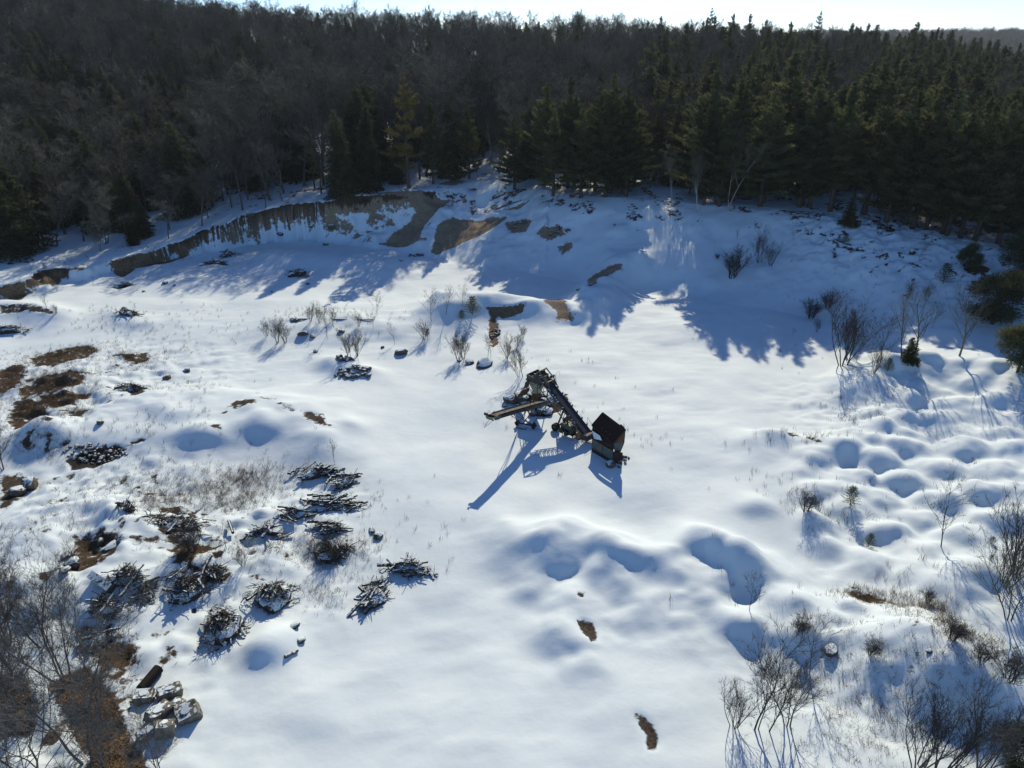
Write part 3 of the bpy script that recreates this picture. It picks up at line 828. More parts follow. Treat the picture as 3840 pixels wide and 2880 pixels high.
# trees placed one by one: kind, px, row of the foot (or None), row of the tip, label
HAND = [
    ('hemlock', 1290, 735, 400, 'tall dark hemlock on the brink of the right sand cut', .9),
    ('hemlock', 1395, 715, 385, 'slim tall hemlock left of the golden pine on the brink', .8),
    ('pine', 1625, 690, 350, 'slender dark pine just right of the golden pine', .8),
    ('pine', 1760, 672, 372, 'dark pine behind the snowy crest right of the sand cut', .9),
    ('goldpine', 1535, 705, 258, 'tall golden green pine with layered plumes standing clear above the sand cut', 1.0),
    ('pine', 1930, 712, 428, 'leftmost broad pine of the row at the pit head, full to the ground', 1.25),
    ('pine', 2075, 735, 402, 'second broad pine from the left in the row at the pit head', 1.15),
    ('pine', 2178, 742, 388, 'third pine from the left in the row at the pit head', 1.15),
    ('pine', 2268, 740, 372, 'fourth pine from the left in the row at the pit head', 1.15),
    ('pine', 2345, 738, 345, 'rightmost tall pine of the row left of the sunlit gap', 1.1),
    ('pine', 2640, 768, 400, 'first pine right of the sunlit gap, thin crown and long bare trunk', 1.1),
    ('pine', 2693, 775, 378, 'dark pine behind white birches right of the sunlit gap', 1.1),
    ('pine', 2850, 775, 315, 'wide pine with a dense dark crown above the shaded snow slope', 1.25),
    ('pine', 3005, 770, 300, 'pine with drooping golden lower boughs beside the snowy track', 1.15),
    ('pine', 3243, 800, 290, 'big pale olive pine with layered boughs right of the snowy track', 1.3),
    ('pine', 3486, 830, 470, 'young bright olive pine at the foot of the dark evergreen corner', 1.1),
    ('pine', 3602, 800, 347, 'wide dark pine standing over the small right clearing', 1.25),
    ('pine', 3800, 850, 440, 'pale green pine at the right edge above the clearing', 1.25),
    ('pine', 3278, None, 180, 'dark pine rising behind the big pale olive pine', 1.2),
    ('pine', 3509, None, 118, 'dark tiered pine just under the skyline at right', 1.15),
    ('pine', 3445, None, 76, 'broad dark pine breaking the skyline at right', 1.3),
    ('lonepine', 2670, None, 22, 'tall lone layered pine silhouetted on the skyline, left of the pair', .95),
    ('lonepine', 3081, None, 38, 'ragged lone pine silhouetted on the skyline, right of the pair', .95),
    ('spruce', 3231, None, 94, 'small spire spruce silhouetted on the skyline near the ragged pine', 1.2),
    ('spruce', 2171, None, 58, 'dark pointed spruce on the skyline at the middle of the ridge', 1.5),
    ('hemlock', 2322, None, 78, 'broad dark evergreen on the skyline right of the pointed spruce', 1.0),
    ('hemlock', 1685, 665, 372, 'rounded dark hemlock right of the golden pine', 1.0),
    ('spruce', 1492, 690, 452, 'dark spruce in front of the golden pine', 1.2),
    ('spruce', 1795, None, 237, 'tallest thin spire spruce on the slope behind the golden pine', .8),
    ('spruce', 1853, None, 238, 'second thin spire spruce from the golden pine', .75),
    ('spruce', 1908, None, 243, 'left of two touching spire spruces on the slope', .7),
    ('spruce', 1920, None, 242, 'right of two touching spire spruces on the slope', .7),
    ('spruce', 1720, None, 284, 'short spire spruce nearest the golden pine', .7),
    ('spruce', 2029, None, 300, 'small lone spire spruce above the row of pines', .7),
    ('goldpine', 1180, 715, 468, 'yellowish ragged pine at the edge of the long sand cut', .8),
    ('hemlock', 394, 860, 512, 'big dense cone shaped evergreen above the low bank at left', 1.15),
    ('hemlock', 170, 860, 486, 'dark cone evergreen near the left edge behind the snow strip', 1.0),
    ('hemlock', 712, 800, 446, 'wide brown green hemlock left of the sand cut', 1.2),
    ('hemlock', 619, None, 475, 'slim hemlock beside the wide brown green one', .9),
    ('hemlock', 35, None, 365, 'large dark hemlock at the left edge of the picture', 1.2),
    ('hemlock', 839, None, 341, 'dense dark hemlock beside a pale birch on the left hillside', 1.2),
    ('spruce', 573, 790, 602, 'small olive spruce at the foot of the left wood', 1.3),
    ('birch', 920, None, 330, 'pale forked birch among dark hemlocks on the left hillside', 1.0),
    ('birch', 2735, 790, 480, 'white birch clump with thin bright trunks right of the sunlit gap', .9),
    ('birch', 2520, 745, 560, 'slanting white birch clump inside the sunlit gap', .8),
    ('birch', 260, 850, 600, 'leaning white birch beside the big cone evergreen', .9),
    ('birch', 3440, 760, 400, 'pale birch forked among the dark evergreens at right', .8),
    ('birch', 2615, 800, 590, 'short pale birch left of the thin crowned pine', .8),
]
for (kd, px, pb, pt, lab, wide) in HAND:
    if pb is None:
        h0 = {'lonepine': 20, 'pine': 19, 'hemlock': 15, 'spruce': 14, 'birch': 13}[kd]
        if pt < 60: h0 = 20
        p = stand_under(px, pt, h0)
        if p is None:
            a, b, c = ray(px, pt); t = 385 / b; p = Vector((a * t, 385, H1(a * t, 385))); h0 = max(8, CAMZ + c * t - p.z)
        h = h0
    else:
        p = at(px, pb)
        a, b, c = ray(px, pt); t = p.y / b; h = CAMZ + c * t - p.z
    put(kd, p, h, lab, None, wide)

SUN_H = Vector((SUN.x, SUN.y)).normalized()
LANES = [(2505, 985, 4.8), (1780, 740, 3.0), (1850, 750, 1.5), (3260, 900, 3.0), (3320, 1150, 2.5), (60, 1140, 9), (200, 1105, 8), (330, 1085, 8), (460, 1065, 8), (2700, 800, 1.0)]
LANES = [(at(a, b), w_) for a, b, w_ in LANES]
def cap(x, y, z):
    """tallest tree here that still lets the sun reach the lit snow below"""
    h = 99.0
    for g, w_ in LANES:
        s_ = (x - g.x) * SUN_H.x + (y - g.y) * SUN_H.y
        if 0 < s_ < 110 and abs((x - g.x) * SUN_H.y - (y - g.y) * SUN_H.x) < w_: h = min(h, g.z + s_ * math.tan(SUN_EL) - z - .4)
    return h
# clusters of evergreens seen on the hill: tip pixels
HEMS = [(689,208),(770,168),(804,162),(746,197),(787,203),(891,110),(932,104),(891,168),(1071,139),(1117,110),(1180,110),(1267,87),(1076,278),(1105,278),(1157,266),(694,307),(451,324),(550,243),(231,185),(469,58),(561,150),(150,417),(203,405),(307,394),(330,509),(1019,388),(1111,370),(1297,81),(1326,110),(1410,140),(1511,110),(1616,75),(1610,145),(1529,168),(1824,98),(1824,150),(1928,133),(1980,98),(2040,120),(2096,104),(2258,87),(2119,278),(2252,249),(2380,260),(2460,260),(2583,266),(2745,220),(2884,290),(3104,203),(3000,300),(2940,270),(3160,250),(250,300),(120,430),(80,500),(500,420),(980,300),(1230,200),(1390,220),(1450,200),(1660,230),(2010,200),(640,380),(860,430),(930,470)]
PINES = [(3330,250),(3420,230),(3560,240),(3640,260),(3700,220),(3780,260),(3820,180),(3390,330),(3470,360),(3540,380),(3680,360),(3760,350),(3330,420),(3830,330),(3200,360),(3120,330),(3060,420),(2920,400),(2790,420),(2680,300),(2500,330),(2360,330),(2250,360),(2140,350),(2050,430),(3720,480),(3650,450),(3400,500),(3300,560),(3550,560),(3640,560),(3850,560),(3740,600),(3450,620),(3160,540),(2760,520),(2540,480),(2300,480),(2160,500),(3600,170),(3750,150),(3690,140)]
for (kd, L_) in (('hemlock', HEMS), ('pine', PINES)):
    for (px, pt) in L_:
        h = random.uniform(14, 18) if kd == 'hemlock' else random.uniform(19, 24)
        p = stand_under(px, pt, h)
        if p is None or cap(p.x, p.y, p.z) < h: continue
        q, e = project(p.x, p.y, p.z)
        nm = 'dark cone shaped hemlock' if kd == 'hemlock' else 'full crowned olive green pine'
        z_ = zone(float(q), float(e))
        put(kd, p, h, nm + ' ' + z_, nm + 's ' + z_, random.uniform(.95, 1.2))

g = LANES[0][0]  # two added pines that block the sun below the lit streak
for k, (s_, o_) in enumerate([(36, -2.4), (38, 1.6)]):
    x, y = g.x + SUN_H.x * s_ + SUN_H.y * o_, g.y + SUN_H.y * s_ - SUN_H.x * o_
    z = H1(x, y); put('pine', Vector((x, y, z)), g.z + s_ * math.tan(SUN_EL) - z - .9, 'short olive pine added to end the sunlit gap by its shade', 'short pines added to shade below the sunlit gap', 1.5)
# the rest of the wood, scattered evenly enough that crowns touch
far_pts = []          # x, y, z, scale, variant
GAPS = [(1430, 455, 11), (2500, 600, 6), (3060, 745, 6), (1850, 690, 9), (1760, 680, 7), (150, 960, 4), (3330, 900, 8), (3560, 950, 9), (3700, 960, 8)]
GAPS = [(at(a, b), r_) for a, b, r_ in GAPS]
cell = {}
def free(x, y, d):
    ci, cj = int(x // 4), int(y // 4)
    for i in (-1, 0, 1):
        for j in (-1, 0, 1):
            for (a, b) in cell.get((ci + i, cj + j), ()):
                if (a - x) ** 2 + (b - y) ** 2 < d * d: return False
    return True
def occupy(x, y): cell.setdefault((int(x // 4), int(y // 4)), []).append((x, y))
for a, b in placed: occupy(a, b)
cand = []
for k in range(26000):
    u = random.uniform(-.86, .86); y = 90 + (470 - 90) * math.sqrt(random.random())
    cand.append((u * y, y))
ca = np.array(cand)
uu = ca[:, 0] / ca[:, 1]
ycr = np.interp(uu, U, YC); zcr = np.interp(uu, U, ZC)
cz = hz(ca[:, 0], ca[:, 1])
pxx, pyy = project(ca[:, 0], ca[:, 1], cz)
okc = (ca[:, 1] > ycr + np.where(uu < -.35, 7, np.where(uu < 0, 6, 2.5))) & (ca[:, 1] < np.interp(uu, U, YR) + 12)
N_IND = {'broadleaf': 0, 'pine': counts.get('pine', 0), 'hemlock': counts.get('hemlock', 0), 'spruce': counts.get('spruce', 0), 'birch': counts.get('birch', 0)}
order = np.argsort(ca[:, 1])
for i in order:
    if not okc[i]: continue
    x, y = ca[i]; d = 4.3 if y < 200 else (4.8 if y < 300 else 5.2)
    if 620 < pxx[i] < 1880 and y - ycr[i] < 45: d = 4.4
    if y > np.interp(uu[i], U, YR) - 25: d = 7.5
    if pxx[i] < 900 and y > 220: d = 3.9
    if not free(x, y, d): continue
    if any((x - g.x) ** 2 + (y - g.y) ** 2 < r_ * r_ for g, r_ in GAPS): continue
    occupy(x, y)
    px, py = pxx[i], pyy[i]
    n = vnoise(x / 22, y / 22, 3) + vnoise(x / 9, y / 9, 5) * .5
    if px > 3150: pc = .72
    elif px > 2450: pc = .52 if py > 330 else .16
    elif px > 1850: pc = .48 if py > 420 else .14
    elif px < 1100: pc = .62 if py > 400 else .2
    else: pc = .18
    if py < 190: pc *= .35
    if 620 < px < 1880 and y - ycr[i] < 45: pc, n = (.05 if y - ycr[i] < 14 else .2), 0
    if random.random() < pc + n * .5:
        kd = 'pine' if (px > 1850 and random.random() < .75) else ('spruce' if random.random() < .15 else 'hemlock')
        h = random.uniform(15, 24) if px > 2400 else random.uniform(12, 18)
    else:
        kd = 'birch' if random.random() < .05 else 'broadleaf'
        h = random.uniform(12.5, 18.5)
    if y > np.interp(uu[i], U, YR) - 25 and kd in ('broadleaf', 'birch'): h = random.uniform(12.5, 18)
    if 950 < px < 1900 and 8 < y - ycr[i] < 40: h = random.uniform(17, 23)
    if 2720 < px < 3320 and y - ycr[i] < 30 and kd == 'pine': h = random.uniform(21, 27)
    edge = y - ycr[i] < 14
    if edge and random.random() < .35: h *= random.uniform(.35, .7)
    h = min(h, cap(x, y, cz[i]))
    if h < 3: continue
    p = Vector((x, y, cz[i] - .15))
    if N_IND[kd] < {'broadleaf': 300, 'pine': 230, 'hemlock': 200, 'spruce': 60, 'birch': 70}[kd] and -120 < px < 3960:
        N_IND[kd] += 1
        nm = {'pine': 'olive green pine', 'hemlock': 'dark green hemlock', 'spruce': 'narrow dark spruce', 'birch': 'pale barked leafless birch', 'broadleaf': 'leafless grey tree'}[kd]
        nm = ('short ' if h < 10 else ('tall ' if h > 16 else '')) + nm
        z_ = zone(px, py)
        tree(kd, random.randrange(9), p, h, nm + ' ' + z_, nm + 's ' + z_, random.uniform(.95, 1.3) * (1.15 if kd in ('pine', 'hemlock') else 1.2))
    else:
        far_pts.append((x, y, p.z, h, kd))
# hill beyond the ridge, at right
for k in range(9000):
    x = random.uniform(380, 1650); y = random.uniform(1150, 1950)
    far_pts.append((x, y, float(hz(x, y)[0]), random.uniform(13, 22), 'broadleaf' if random.random() < .75 else 'hemlock'))
# far trees: one mass, points carrying real tree shapes
VAR = [('broadleaf', i) for i in range(6)] + [('pine', 0), ('pine', 2), ('hemlock', 0), ('hemlock', 1), ('hemlock', 2), ('spruce', 0), ('birch', 0)]
vidx = {}
for i, (k, _) in enumerate(VAR): vidx.setdefault(k, []).append(i)
fp = np.array([(a, b, c) for a, b, c, _, _ in far_pts], np.float32)
vv = np.array([random.choice(vidx[k]) for *_, k in far_pts], np.int32)
ss = np.array([h / SHAPES[VAR[v][0]][VAR[v][1]][2] for (_, _, _, h, _), v in zip(far_pts, vv)], np.float32)
fm = bpy.data.meshes.new('distant_forest')
fm.vertices.add(len(fp)); fm.vertices.foreach_set('co', fp.ravel())
for nm, ty, arr in (('tree_variant', 'INT', vv), ('tree_scale', 'FLOAT', ss), ('tree_turn', 'FLOAT', np.random.default_rng(3).uniform(0, 6.28, len(fp)).astype(np.float32))):
    a_ = fm.attributes.new(nm, ty, 'POINT'); a_.data.foreach_set('value', arr)
forest = link(bpy.data.objects.new('distant_forest', fm))
tag(forest, 'mass of grey leafless trees and dark evergreens covering the far hillside', kind='stuff')
ng = bpy.data.node_groups.new('distant_forest', 'GeometryNodeTree')
ng.interface.new_socket('Geometry', in_out='INPUT', socket_type='NodeSocketGeometry')
ng.interface.new_socket('Geometry', in_out='OUTPUT', socket_type='NodeSocketGeometry')
gi = ng.nodes.new('NodeGroupInput'); go = ng.nodes.new('NodeGroupOutput')
jn = ng.nodes.new('GeometryNodeJoinGeometry')
def named(n, t):
    a = ng.nodes.new('GeometryNodeInputNamedAttribute'); a.data_type = t; a.inputs['Name'].default_value = n
    return a.outputs['Attribute']
n_var, n_sc, n_tu = named('tree_variant', 'INT'), named('tree_scale', 'FLOAT'), named('tree_turn', 'FLOAT')
cx = ng.nodes.new('ShaderNodeCombineXYZ'); ng.links.new(n_tu, cx.inputs['Z'])
first = {}
for o in scene.objects:
    if o.parent is not None and o.name.split('.')[0] in ('trunk', 'crown'):
        first.setdefault(o.data.name, o)
for i, (k, v) in enumerate(VAR):
    tm, cm, _ = SHAPES[k][v]
    j2 = ng.nodes.new('GeometryNodeJoinGeometry')
    okv = True
    for me in (tm, cm):
        if me.name not in first: okv = False; continue
        oi = ng.nodes.new('GeometryNodeObjectInfo'); oi.transform_space = 'ORIGINAL'
        oi.inputs['Object'].default_value = first[me.name]; oi.inputs['As Instance'].default_value = True
        ng.links.new(oi.outputs['Geometry'], j2.inputs[0])
    if not okv: print('no source for', k, v); continue
    eq = ng.nodes.new('FunctionNodeCompare'); eq.data_type = 'INT'; eq.operation = 'EQUAL'
    ng.links.new(n_var, eq.inputs['A'] if False else eq.inputs[2]); eq.inputs[3].default_value = i
    ip = ng.nodes.new('GeometryNodeInstanceOnPoints')
    ng.links.new(gi.outputs[0], ip.inputs['Points']); ng.links.new(eq.outputs[0], ip.inputs['Selection'])
    ng.links.new(j2.outputs[0], ip.inputs['Instance']); ng.links.new(cx.outputs[0], ip.inputs['Rotation']); ng.links.new(n_sc, ip.inputs['Scale'])
    ng.links.new(ip.outputs[0], jn.inputs[0])
ng.links.new(jn.outputs[0], go.inputs[0])
md = forest.modifiers.new('trees', 'NODES'); md.node_group = ng
print('FOREST', N_IND, len(far_pts), 'tris', {k: [len(c.polygons) for _, c, _ in v] for k, v in SHAPES.items()})
# ------------------------------------------------------------------ materials for machines, stone, wood with lying snow
def snowy(name, col, rough=.85, var=.35, scale=4.0, amount=.62, bump=.5, bscale=9.0, col2=None, soft=.12):
    m = mat(name, col, rough, var, scale, bump, bscale, col2=col2)
    nt = m.node_tree; N = nt.nodes; L = nt.links; b = N['Principled BSDF']
    src = b.inputs['Base Color'].links[0].from_socket
    ge = N.new('ShaderNodeNewGeometry'); sx = N.new('ShaderNodeSeparateXYZ'); L.new(ge.outputs['True Normal'], sx.inputs[0])
    nz = N.new('ShaderNodeTexNoise'); nz.inputs['Scale'].default_value = 3.5; nz.inputs['Detail'].default_value = 3
    tc = N.new('ShaderNodeTexCoord'); L.new(tc.outputs['Object'], nz.inputs['Vector'])
    ad = N.new('ShaderNodeMath'); ad.operation = 'MULTIPLY_ADD'; ad.inputs[1].default_value = .9; L.new(nz.outputs['Fac'], ad.inputs[0]); L.new(sx.outputs['Z'], ad.inputs[2])
    mr = N.new('ShaderNodeMapRange'); mr.inputs['From Min'].default_value = amount + .45; mr.inputs['From Max'].default_value = amount + .45 + soft
    L.new(ad.outputs[0], mr.inputs['Value'])
    mx = N.new('ShaderNodeMix'); mx.data_type = 'RGBA'
    L.new(mr.outputs[0], mx.inputs['Factor']); L.new(src, mx.inputs['A']); mx.inputs['B'].default_value = (.67, .79, .83, 1)
    L.new(mx.outputs['Result'], b.inputs['Base Color'])
    return m
M_TEAL = mat('teal_paint', (.042, .078, .078), .6, .2, 2.2, .15, 14, col2=(.085, .115, .105))
M_TEALD = mat('dark_green_paint', (.035, .06, .05), .55, .3, 3, .1, 12, col2=(.075, .10, .085))
M_PALE = mat('pale_green_paint', (.21, .25, .19), .6, .2, 3, .2, 12, col2=(.33, .34, .24))
M_STEEL = mat('dark_steel', (.022, .024, .028), .55, .4, 5, .2, 20, metal=.25)
M_FRAME = mat('weathered_frame', (.045, .045, .045), .65, .5, 4, .2, 20, col2=(.085, .06, .045))
M_RUST = mat('rust', (.062, .032, .02), .85, .4, 5, .3, 18, col2=(.14, .072, .038))
M_DRUST = mat('dark_rust', (.020, .011, .010), .85, .4, 5, .2, 18, col2=(.038, .017, .014))
M_BELT = mat('rubber_belt', (.020, .027, .040), .55, .3, 2.5)
M_BELTL = mat('dusty_belt', (.10, .092, .08), .9, .3, 3, .2, 10, col2=(.19, .175, .15))
M_TYRE = mat('tyre_rubber', (.014, .014, .015), .8, .3, 6, .2, 30)
M_RIM = mat('wheel_rim', (.10, .09, .08), .6, .4, 6)
M_SNOW = mat('lying_snow', (.68, .80, .84), .9, .03, 2, .2, 6)
M_ROCK = snowy('snowy_rock', (.085, .078, .068), .9, .4, 3, .70)
M_ROCKB = snowy('brown_rock', (.11, .088, .065), .9, .4, 3, .78)
M_LOG = snowy('weathered_log', (.075, .066, .056), .9, .45, 5, .74, .5, 14)
M_LOGD = snowy('dark_log', (.04, .034, .029), .9, .45, 5, .84, .5, 14)
M_BRUSH = snowy('brush', (.055, .046, .038), .9, .4, 5, .98)
M_CONC = snowy('concrete', (.17, .155, .125), .9, .35, 2.5, .92, .4, 8, soft=.05)
M_WOOD = snowy('old_timber', (.085, .065, .045), .9, .35, 5, .75, .4, 10)

# ------------------------------------------------------------------ conveyor plant
def rel(root): return lambda px, py, z: Vector(plane(px, py, z + root.location.z)) - root.location
pt = at(2205, 1650)
GZ = H1(pt.x, pt.y)
plant = empty('screening_plant', (pt.x, pt.y, GZ))
tag(plant, 'derelict teal and rust screening plant with hopper, inclined belt conveyor and wheels on the snow', 'machine')
W = rel(plant)
tail = W(2212, 1640, .8); head = W(2040, 1418, 5.6)
ax = (head - tail); Lc = ax.length; ax.normalize()
e1 = Vector((ax.x, ax.y, 0)).normalized()          # up-belt in plan
sd = Vector((-e1.y, e1.x, 0))                       # left of the belt (toward the camera's left)
nrm = sd.cross(ax) * -1
if nrm.z < 0: nrm = -nrm
def B(s, l, n):                                     # point on the belt: share of length, sideways, off the belt
    return tail + ax * (s * Lc) + sd * l + nrm * n
bw = .44
# belt
m = MB(); q = [B(-.02, -bw, .10), B(-.02, bw, .10), B(1.0, bw, .10), B(1.0, -bw, .10)]
m.prism(q, nrm * .03)
for k in (-1, 1):
    m.prism([B(-.02, k * bw, .10), B(1, k * bw, .10), B(1, k * (bw + .10), .2), B(-.02, k * (bw + .10), .2)], nrm * .03)
m.build('belt', M_BELT, plant)
# side channels
for k in (-1, 1):
    m = MB(); m.beam(B(-.03, k * (bw + .16), -.02), B(1.02, k * (bw + .16), -.02), .09, .26, nrm)
    m.build('side_channel', M_FRAME, plant)
# truss below
m = MB(); N_ = 12; dp = -1.15
for k in (-1, 1):
    m.tube([B(.10, k * .42, dp), B(.97, k * .42, dp)], [.055, .055], 5)
    for i in range(N_):
        s0, s1 = .08 + .90 * i / N_, .08 + .90 * (i + 1) / N_
        m.tube([B(s0, k * .5, -.1), B((s0 + s1) / 2, k * .42, dp)], [.036, .036], 4)
        m.tube([B((s0 + s1) / 2, k * .42, dp), B(s1, k * .5, -.1)], [.036, .036], 4)
for i in range(N_):
    s0 = .08 + .90 * (i + .5) / N_
    m.tube([B(s0, -.42, dp), B(s0, .42, dp)], [.02, .02], 4)
m.build('truss', M_FRAME, plant)
# idlers: rollers with brackets standing out on the far side
for i in range(9):
    s = .06 + .9 * i / 8.5
    m = MB(); m.tube([B(s, -(bw + .34), .02), B(s, bw + .26, .02)], [.05, .05], 6)
    m.box(B(s, -(bw + .32), .12), (.14, .14, .24)); m.box(B(s, bw + .24, .06), (.1, .1, .16))
    m.build('idler', M_STEEL, plant)
# return belt and fallen snow on the left channel
m = MB(); m.prism([B(.05, -bw, -.34), B(.05, bw, -.34), B(.97, bw, -.34), B(.97, -bw, -.34)], nrm * .03); m.build('return_belt', M_BELT, plant)
m = MB()
rr = random.Random(3)
for i in range(16):
    s = .05 + .9 * rr.random(); m.box(B(s, bw + .17, .13), (.12 + .12 * rr.random(), .10, .05), Matrix.Rotation(math.atan2(ax.y, ax.x), 3, 'Z'))
m.build('snow_dusting', M_SNOW, plant)
# head: pulley, hood frame, motor, flap
hd = MB(); hd.tube([B(1.005, -bw - .05, -.05), B(1.005, bw + .05, -.05)], [.2, .2], 12); hd.build('head_pulley', M_STEEL, plant)
m = MB()
for l in (-.62, .62):
    m.beam(B(.90, l, .1), B(.90, l, .62), .08, .08); m.beam(B(1.09, l, -.2), B(1.09, l, .62), .08, .08)
    m.beam(B(.89, l, .62), B(1.10, l, .62), .1, .1)
m.beam(B(.90, -.62, .62), B(.90, .62, .62), .1, .1); m.beam(B(1.09, -.62, .62), B(1.09, .62, .62), .1, .1)
m.build('hood_frame', M_TEALD, plant)
m = MB(); m.prism([B(1.09, -.62, -.7), B(1.09, .62, -.7), B(1.09, .62, .3), B(1.09, -.62, .3)], ax * .03)
for l in (-.64, .62): m.prism([B(.93, l, -.75), B(1.09, l, -.85), B(1.09, l, .2), B(.93, l, .05)], sd * .02)
m.build('discharge_hood', M_STEEL, plant)
m = MB(); m.prism([B(.90, -.62, .60), B(.97, .05, .34), B(.88, -.30, .30), B(.80, -.66, .30)], nrm * .03); m.build('hood_flap', M_RUST, plant)
m = MB(); m.tube([B(.965, -.72, .22), B(.965, -1.2, .22)], [.17, .17], 10); m.tube([B(.965, -1.2, .22), B(.965, -1.3, .22)], [.1, .1], 8)
m.box(B(.965, -.95, .4), (.18, .18, .12)); m.build('drive_motor', M_STEEL, plant)
m = MB(); p0 = B(.95, -1.25, .3)
m.tube([p0 + Vector((0, 0, .55 * math.sin(t))) + sd * (-.25 + .35 * math.cos(t)) * 1.0 + e1 * -.2 for t in np.linspace(-.5, 3.3, 12)], [.014] * 12, 4)
m.tube([p0 + Vector((0, 0, .2)), p0 + Vector((0, 0, -.7)) - e1 * .25], [.014, .014], 4); m.build('cable', M_STEEL, plant)
m = MB(); a_ = B(1.09, .62, .62)
g_ = W(1990, 1444, 3.7)
m.tube([a_, a_ + (g_ - a_) * .28 + Vector((0, 0, .34)), g_], [.045] * 3, 6); m.tube([B(.9, .62, .62), B(.9, .7, .5), g_ - sd * .25 + Vector((0, 0, -.05))], [.045] * 3, 6)
m.build('bent_pipe_frame', M_TEALD, plant)
# screen box and tapered bin under the head
cen = W(2015, 1460, 2.4); cen.z = 0
ex, ey = e1, sd
def C(a, b, z): return cen + ex * a + ey * b + Vector((0, 0, z))
m = MB()
t0, t1 = 3.75, 4.4
for (a0, b0), (a1, b1) in (((-.85, -.95), (.85, -.95)), ((.85, -.95), (.85, .95)), ((.85, .95), (-.85, .95)), ((-.85, .95), (-.85, -.95))):
    m.prism([C(a0, b0, t0), C(a1, b1, t0), C(a1 * 1.02, b1 * 1.02, t1), C(a0 * 1.02, b0 * 1.02, t1)], (cen - C((a0 + a1) / 2, (b0 + b1) / 2, 0)) * .04)
m.build('screen_box', M_TEALD, plant)
m = MB()
for (a0, b0), (a1, b1) in (((-.85, -.95), (.85, -.95)), ((.85, -.95), (.85, .95)), ((.85, .95), (-.85, .95)), ((-.85, .95), (-.85, -.95))):
    m.prism([C(a0 * .26, b0 * .26, 1.85), C(a1 * .26, b1 * .26, 1.85), C(a1 * .985, b1 * .985, t0 - .02), C(a0 * .985, b0 * .985, t0 - .02)], (cen - C((a0 + a1) / 2, (b0 + b1) / 2, 0)) * .05)
m.build('tapered_bin', M_PALE, plant)
m = MB()
for a0, b0, a1, b1 in ((-.9, 1.0, .9, 1.0), (-.9, -1.0, .9, -1.0), (-.9, -1.0, -.9, 1.0), (.9, -1.0, .9, 1.0)):
    m.beam(C(a0, b0, t0), C(a1, b1, t0), .12, .14)
m.tube([C(-.9, .2, 4.1), C(.95, .3, 4.05)], [.09, .09], 8)
m.build('bin_frame', M_TEAL, plant)
m = MB(); m.prism([C(-.55, -.5, 4.0), C(.3, -.5, 4.0), C(.3, .35, 4.15), C(-.55, .35, 4.15)], (0, 0, .3)); m.build('vibrator_box', M_TEAL, plant)
for a in (-.8, .8):
    for b in (-.9, .9):
        m = MB(); m.beam(C(a, b, -.1), C(a, b, t0), .10, .10); m.build('leg', M_FRAME, plant)
m = MB(); m.prism([C(-.35, -.35, 1.9), C(.35, -.35, 1.9), C(.55, -.6, .45), C(-.55, -.6, .45)], ey * .04); m.prism([C(-.35, .32, 1.9), C(.35, .32, 1.9), C(.6, .75, .4), C(-.6, .75, .4)], ey * .04)
m.prism([C(-.37, -.35, 1.9), C(-.37, .35, 1.9), C(-.6, .75, .4), C(-.6, -.6, .4)], ex * .04)
m.build('rusty_spout', M_RUST, plant)
# rock chutes leaving to the left
u0 = W(1979, 1440, 2.9); u1 = W(1967, 1456, 2.3)
m = MB(); m.prism([W(1986, 1423, 4.1), W(1971, 1433, 3.8), W(1964, 1459, 2.8), W(1984, 1450, 3.1)], sd * .05 + Vector((0, 0, .03))); m.build('upper_chute', M_RUST, plant)
m = MB()
PL = [W(1964, 1463, 2.8), W(1957, 1470, 2.4), W(1949, 1481, 1.7), W(1941, 1490, .9)]
PR = [W(1987, 1452, 2.9), W(1984, 1466, 2.3), W(1972, 1481, 1.5), W(1953, 1487, .95)]
for i in range(3): m.prism([PL[i], PR[i], PR[i + 1], PL[i + 1]], (0, 0, .05))
for i in range(3): m.prism([PL[i], PL[i + 1], PL[i + 1] + Vector((0, 0, .22)), PL[i] + Vector((0, 0, .22))], e1 * .03)
m.build('long_chute', M_RUST, plant)
# undercarriage: legs, axle, wheels, engine
sup = .47
axl = W(2082, 1602, .45); axr = axl - sd * 2.1; axl.z = axr.z = .45
mid = (axl + axr) / 2
m = MB()
for w_, k in ((axl, 1), (axr, -1)):
    m.beam(B(sup + .02, k * .5, -.1), w_ - sd * k * .35, .13, .16)
    m.beam(B(sup - .10, k * .5, -.1), w_ - sd * k * .5, .08, .08)
m.beam(B(sup + .02, .5, -.5), B(sup + .02, -.5, -.5), .1, .1)
m.build('support_legs', M_FRAME, plant)
m = MB(); m.beam(axl + sd * .1, axr - sd * .1, .14, .14); m.build('axle', M_STEEL, plant)
def wheel(c, axis_, r_, w_, root):
    axis_ = axis_.normalized(); m = MB()
    prof = [(-w_ / 2, r_ * .62), (-w_ / 2, r_ * .9), (-w_ * .33, r_), (w_ * .33, r_), (w_ / 2, r_ * .9), (w_ / 2, r_ * .62)]
    m.tube([c + axis_ * a for a, _ in prof], [b for _, b in prof], 18)
    o = m.build('wheel', M_TYRE, root, True)
    m = MB(); m.tube([c + axis_ * (-w_ / 2 - .015), c + axis_ * (w_ / 2 + .015)], [r_ * .55, r_ * .55], 14); m.tube([c + axis_ * (-w_ / 2 - .07), c + axis_ * (w_ / 2 + .07)], [r_ * .16, r_ * .16], 8)
    m.build('rim', M_RIM, o)
for base, k in ((axl, 1), (axr, -1)):
    for j in (0, 1): wheel(base + sd * k * (-.02 - .34 * j + .1), sd, .45, .26, plant)
g0 = B(.40, 0, 0); g0.z = 0
m = MB()
def boxat(mm, off, size): mm.box(off, size, Matrix.Rotation(math.atan2(e1.y, e1.x), 3, 'Z'))
boxat(m, g0 + Vector((0, 0, 1.15)) + sd * .35, (1.5, .9, .9)); m.build('engine_housing', M_TEALD, plant)
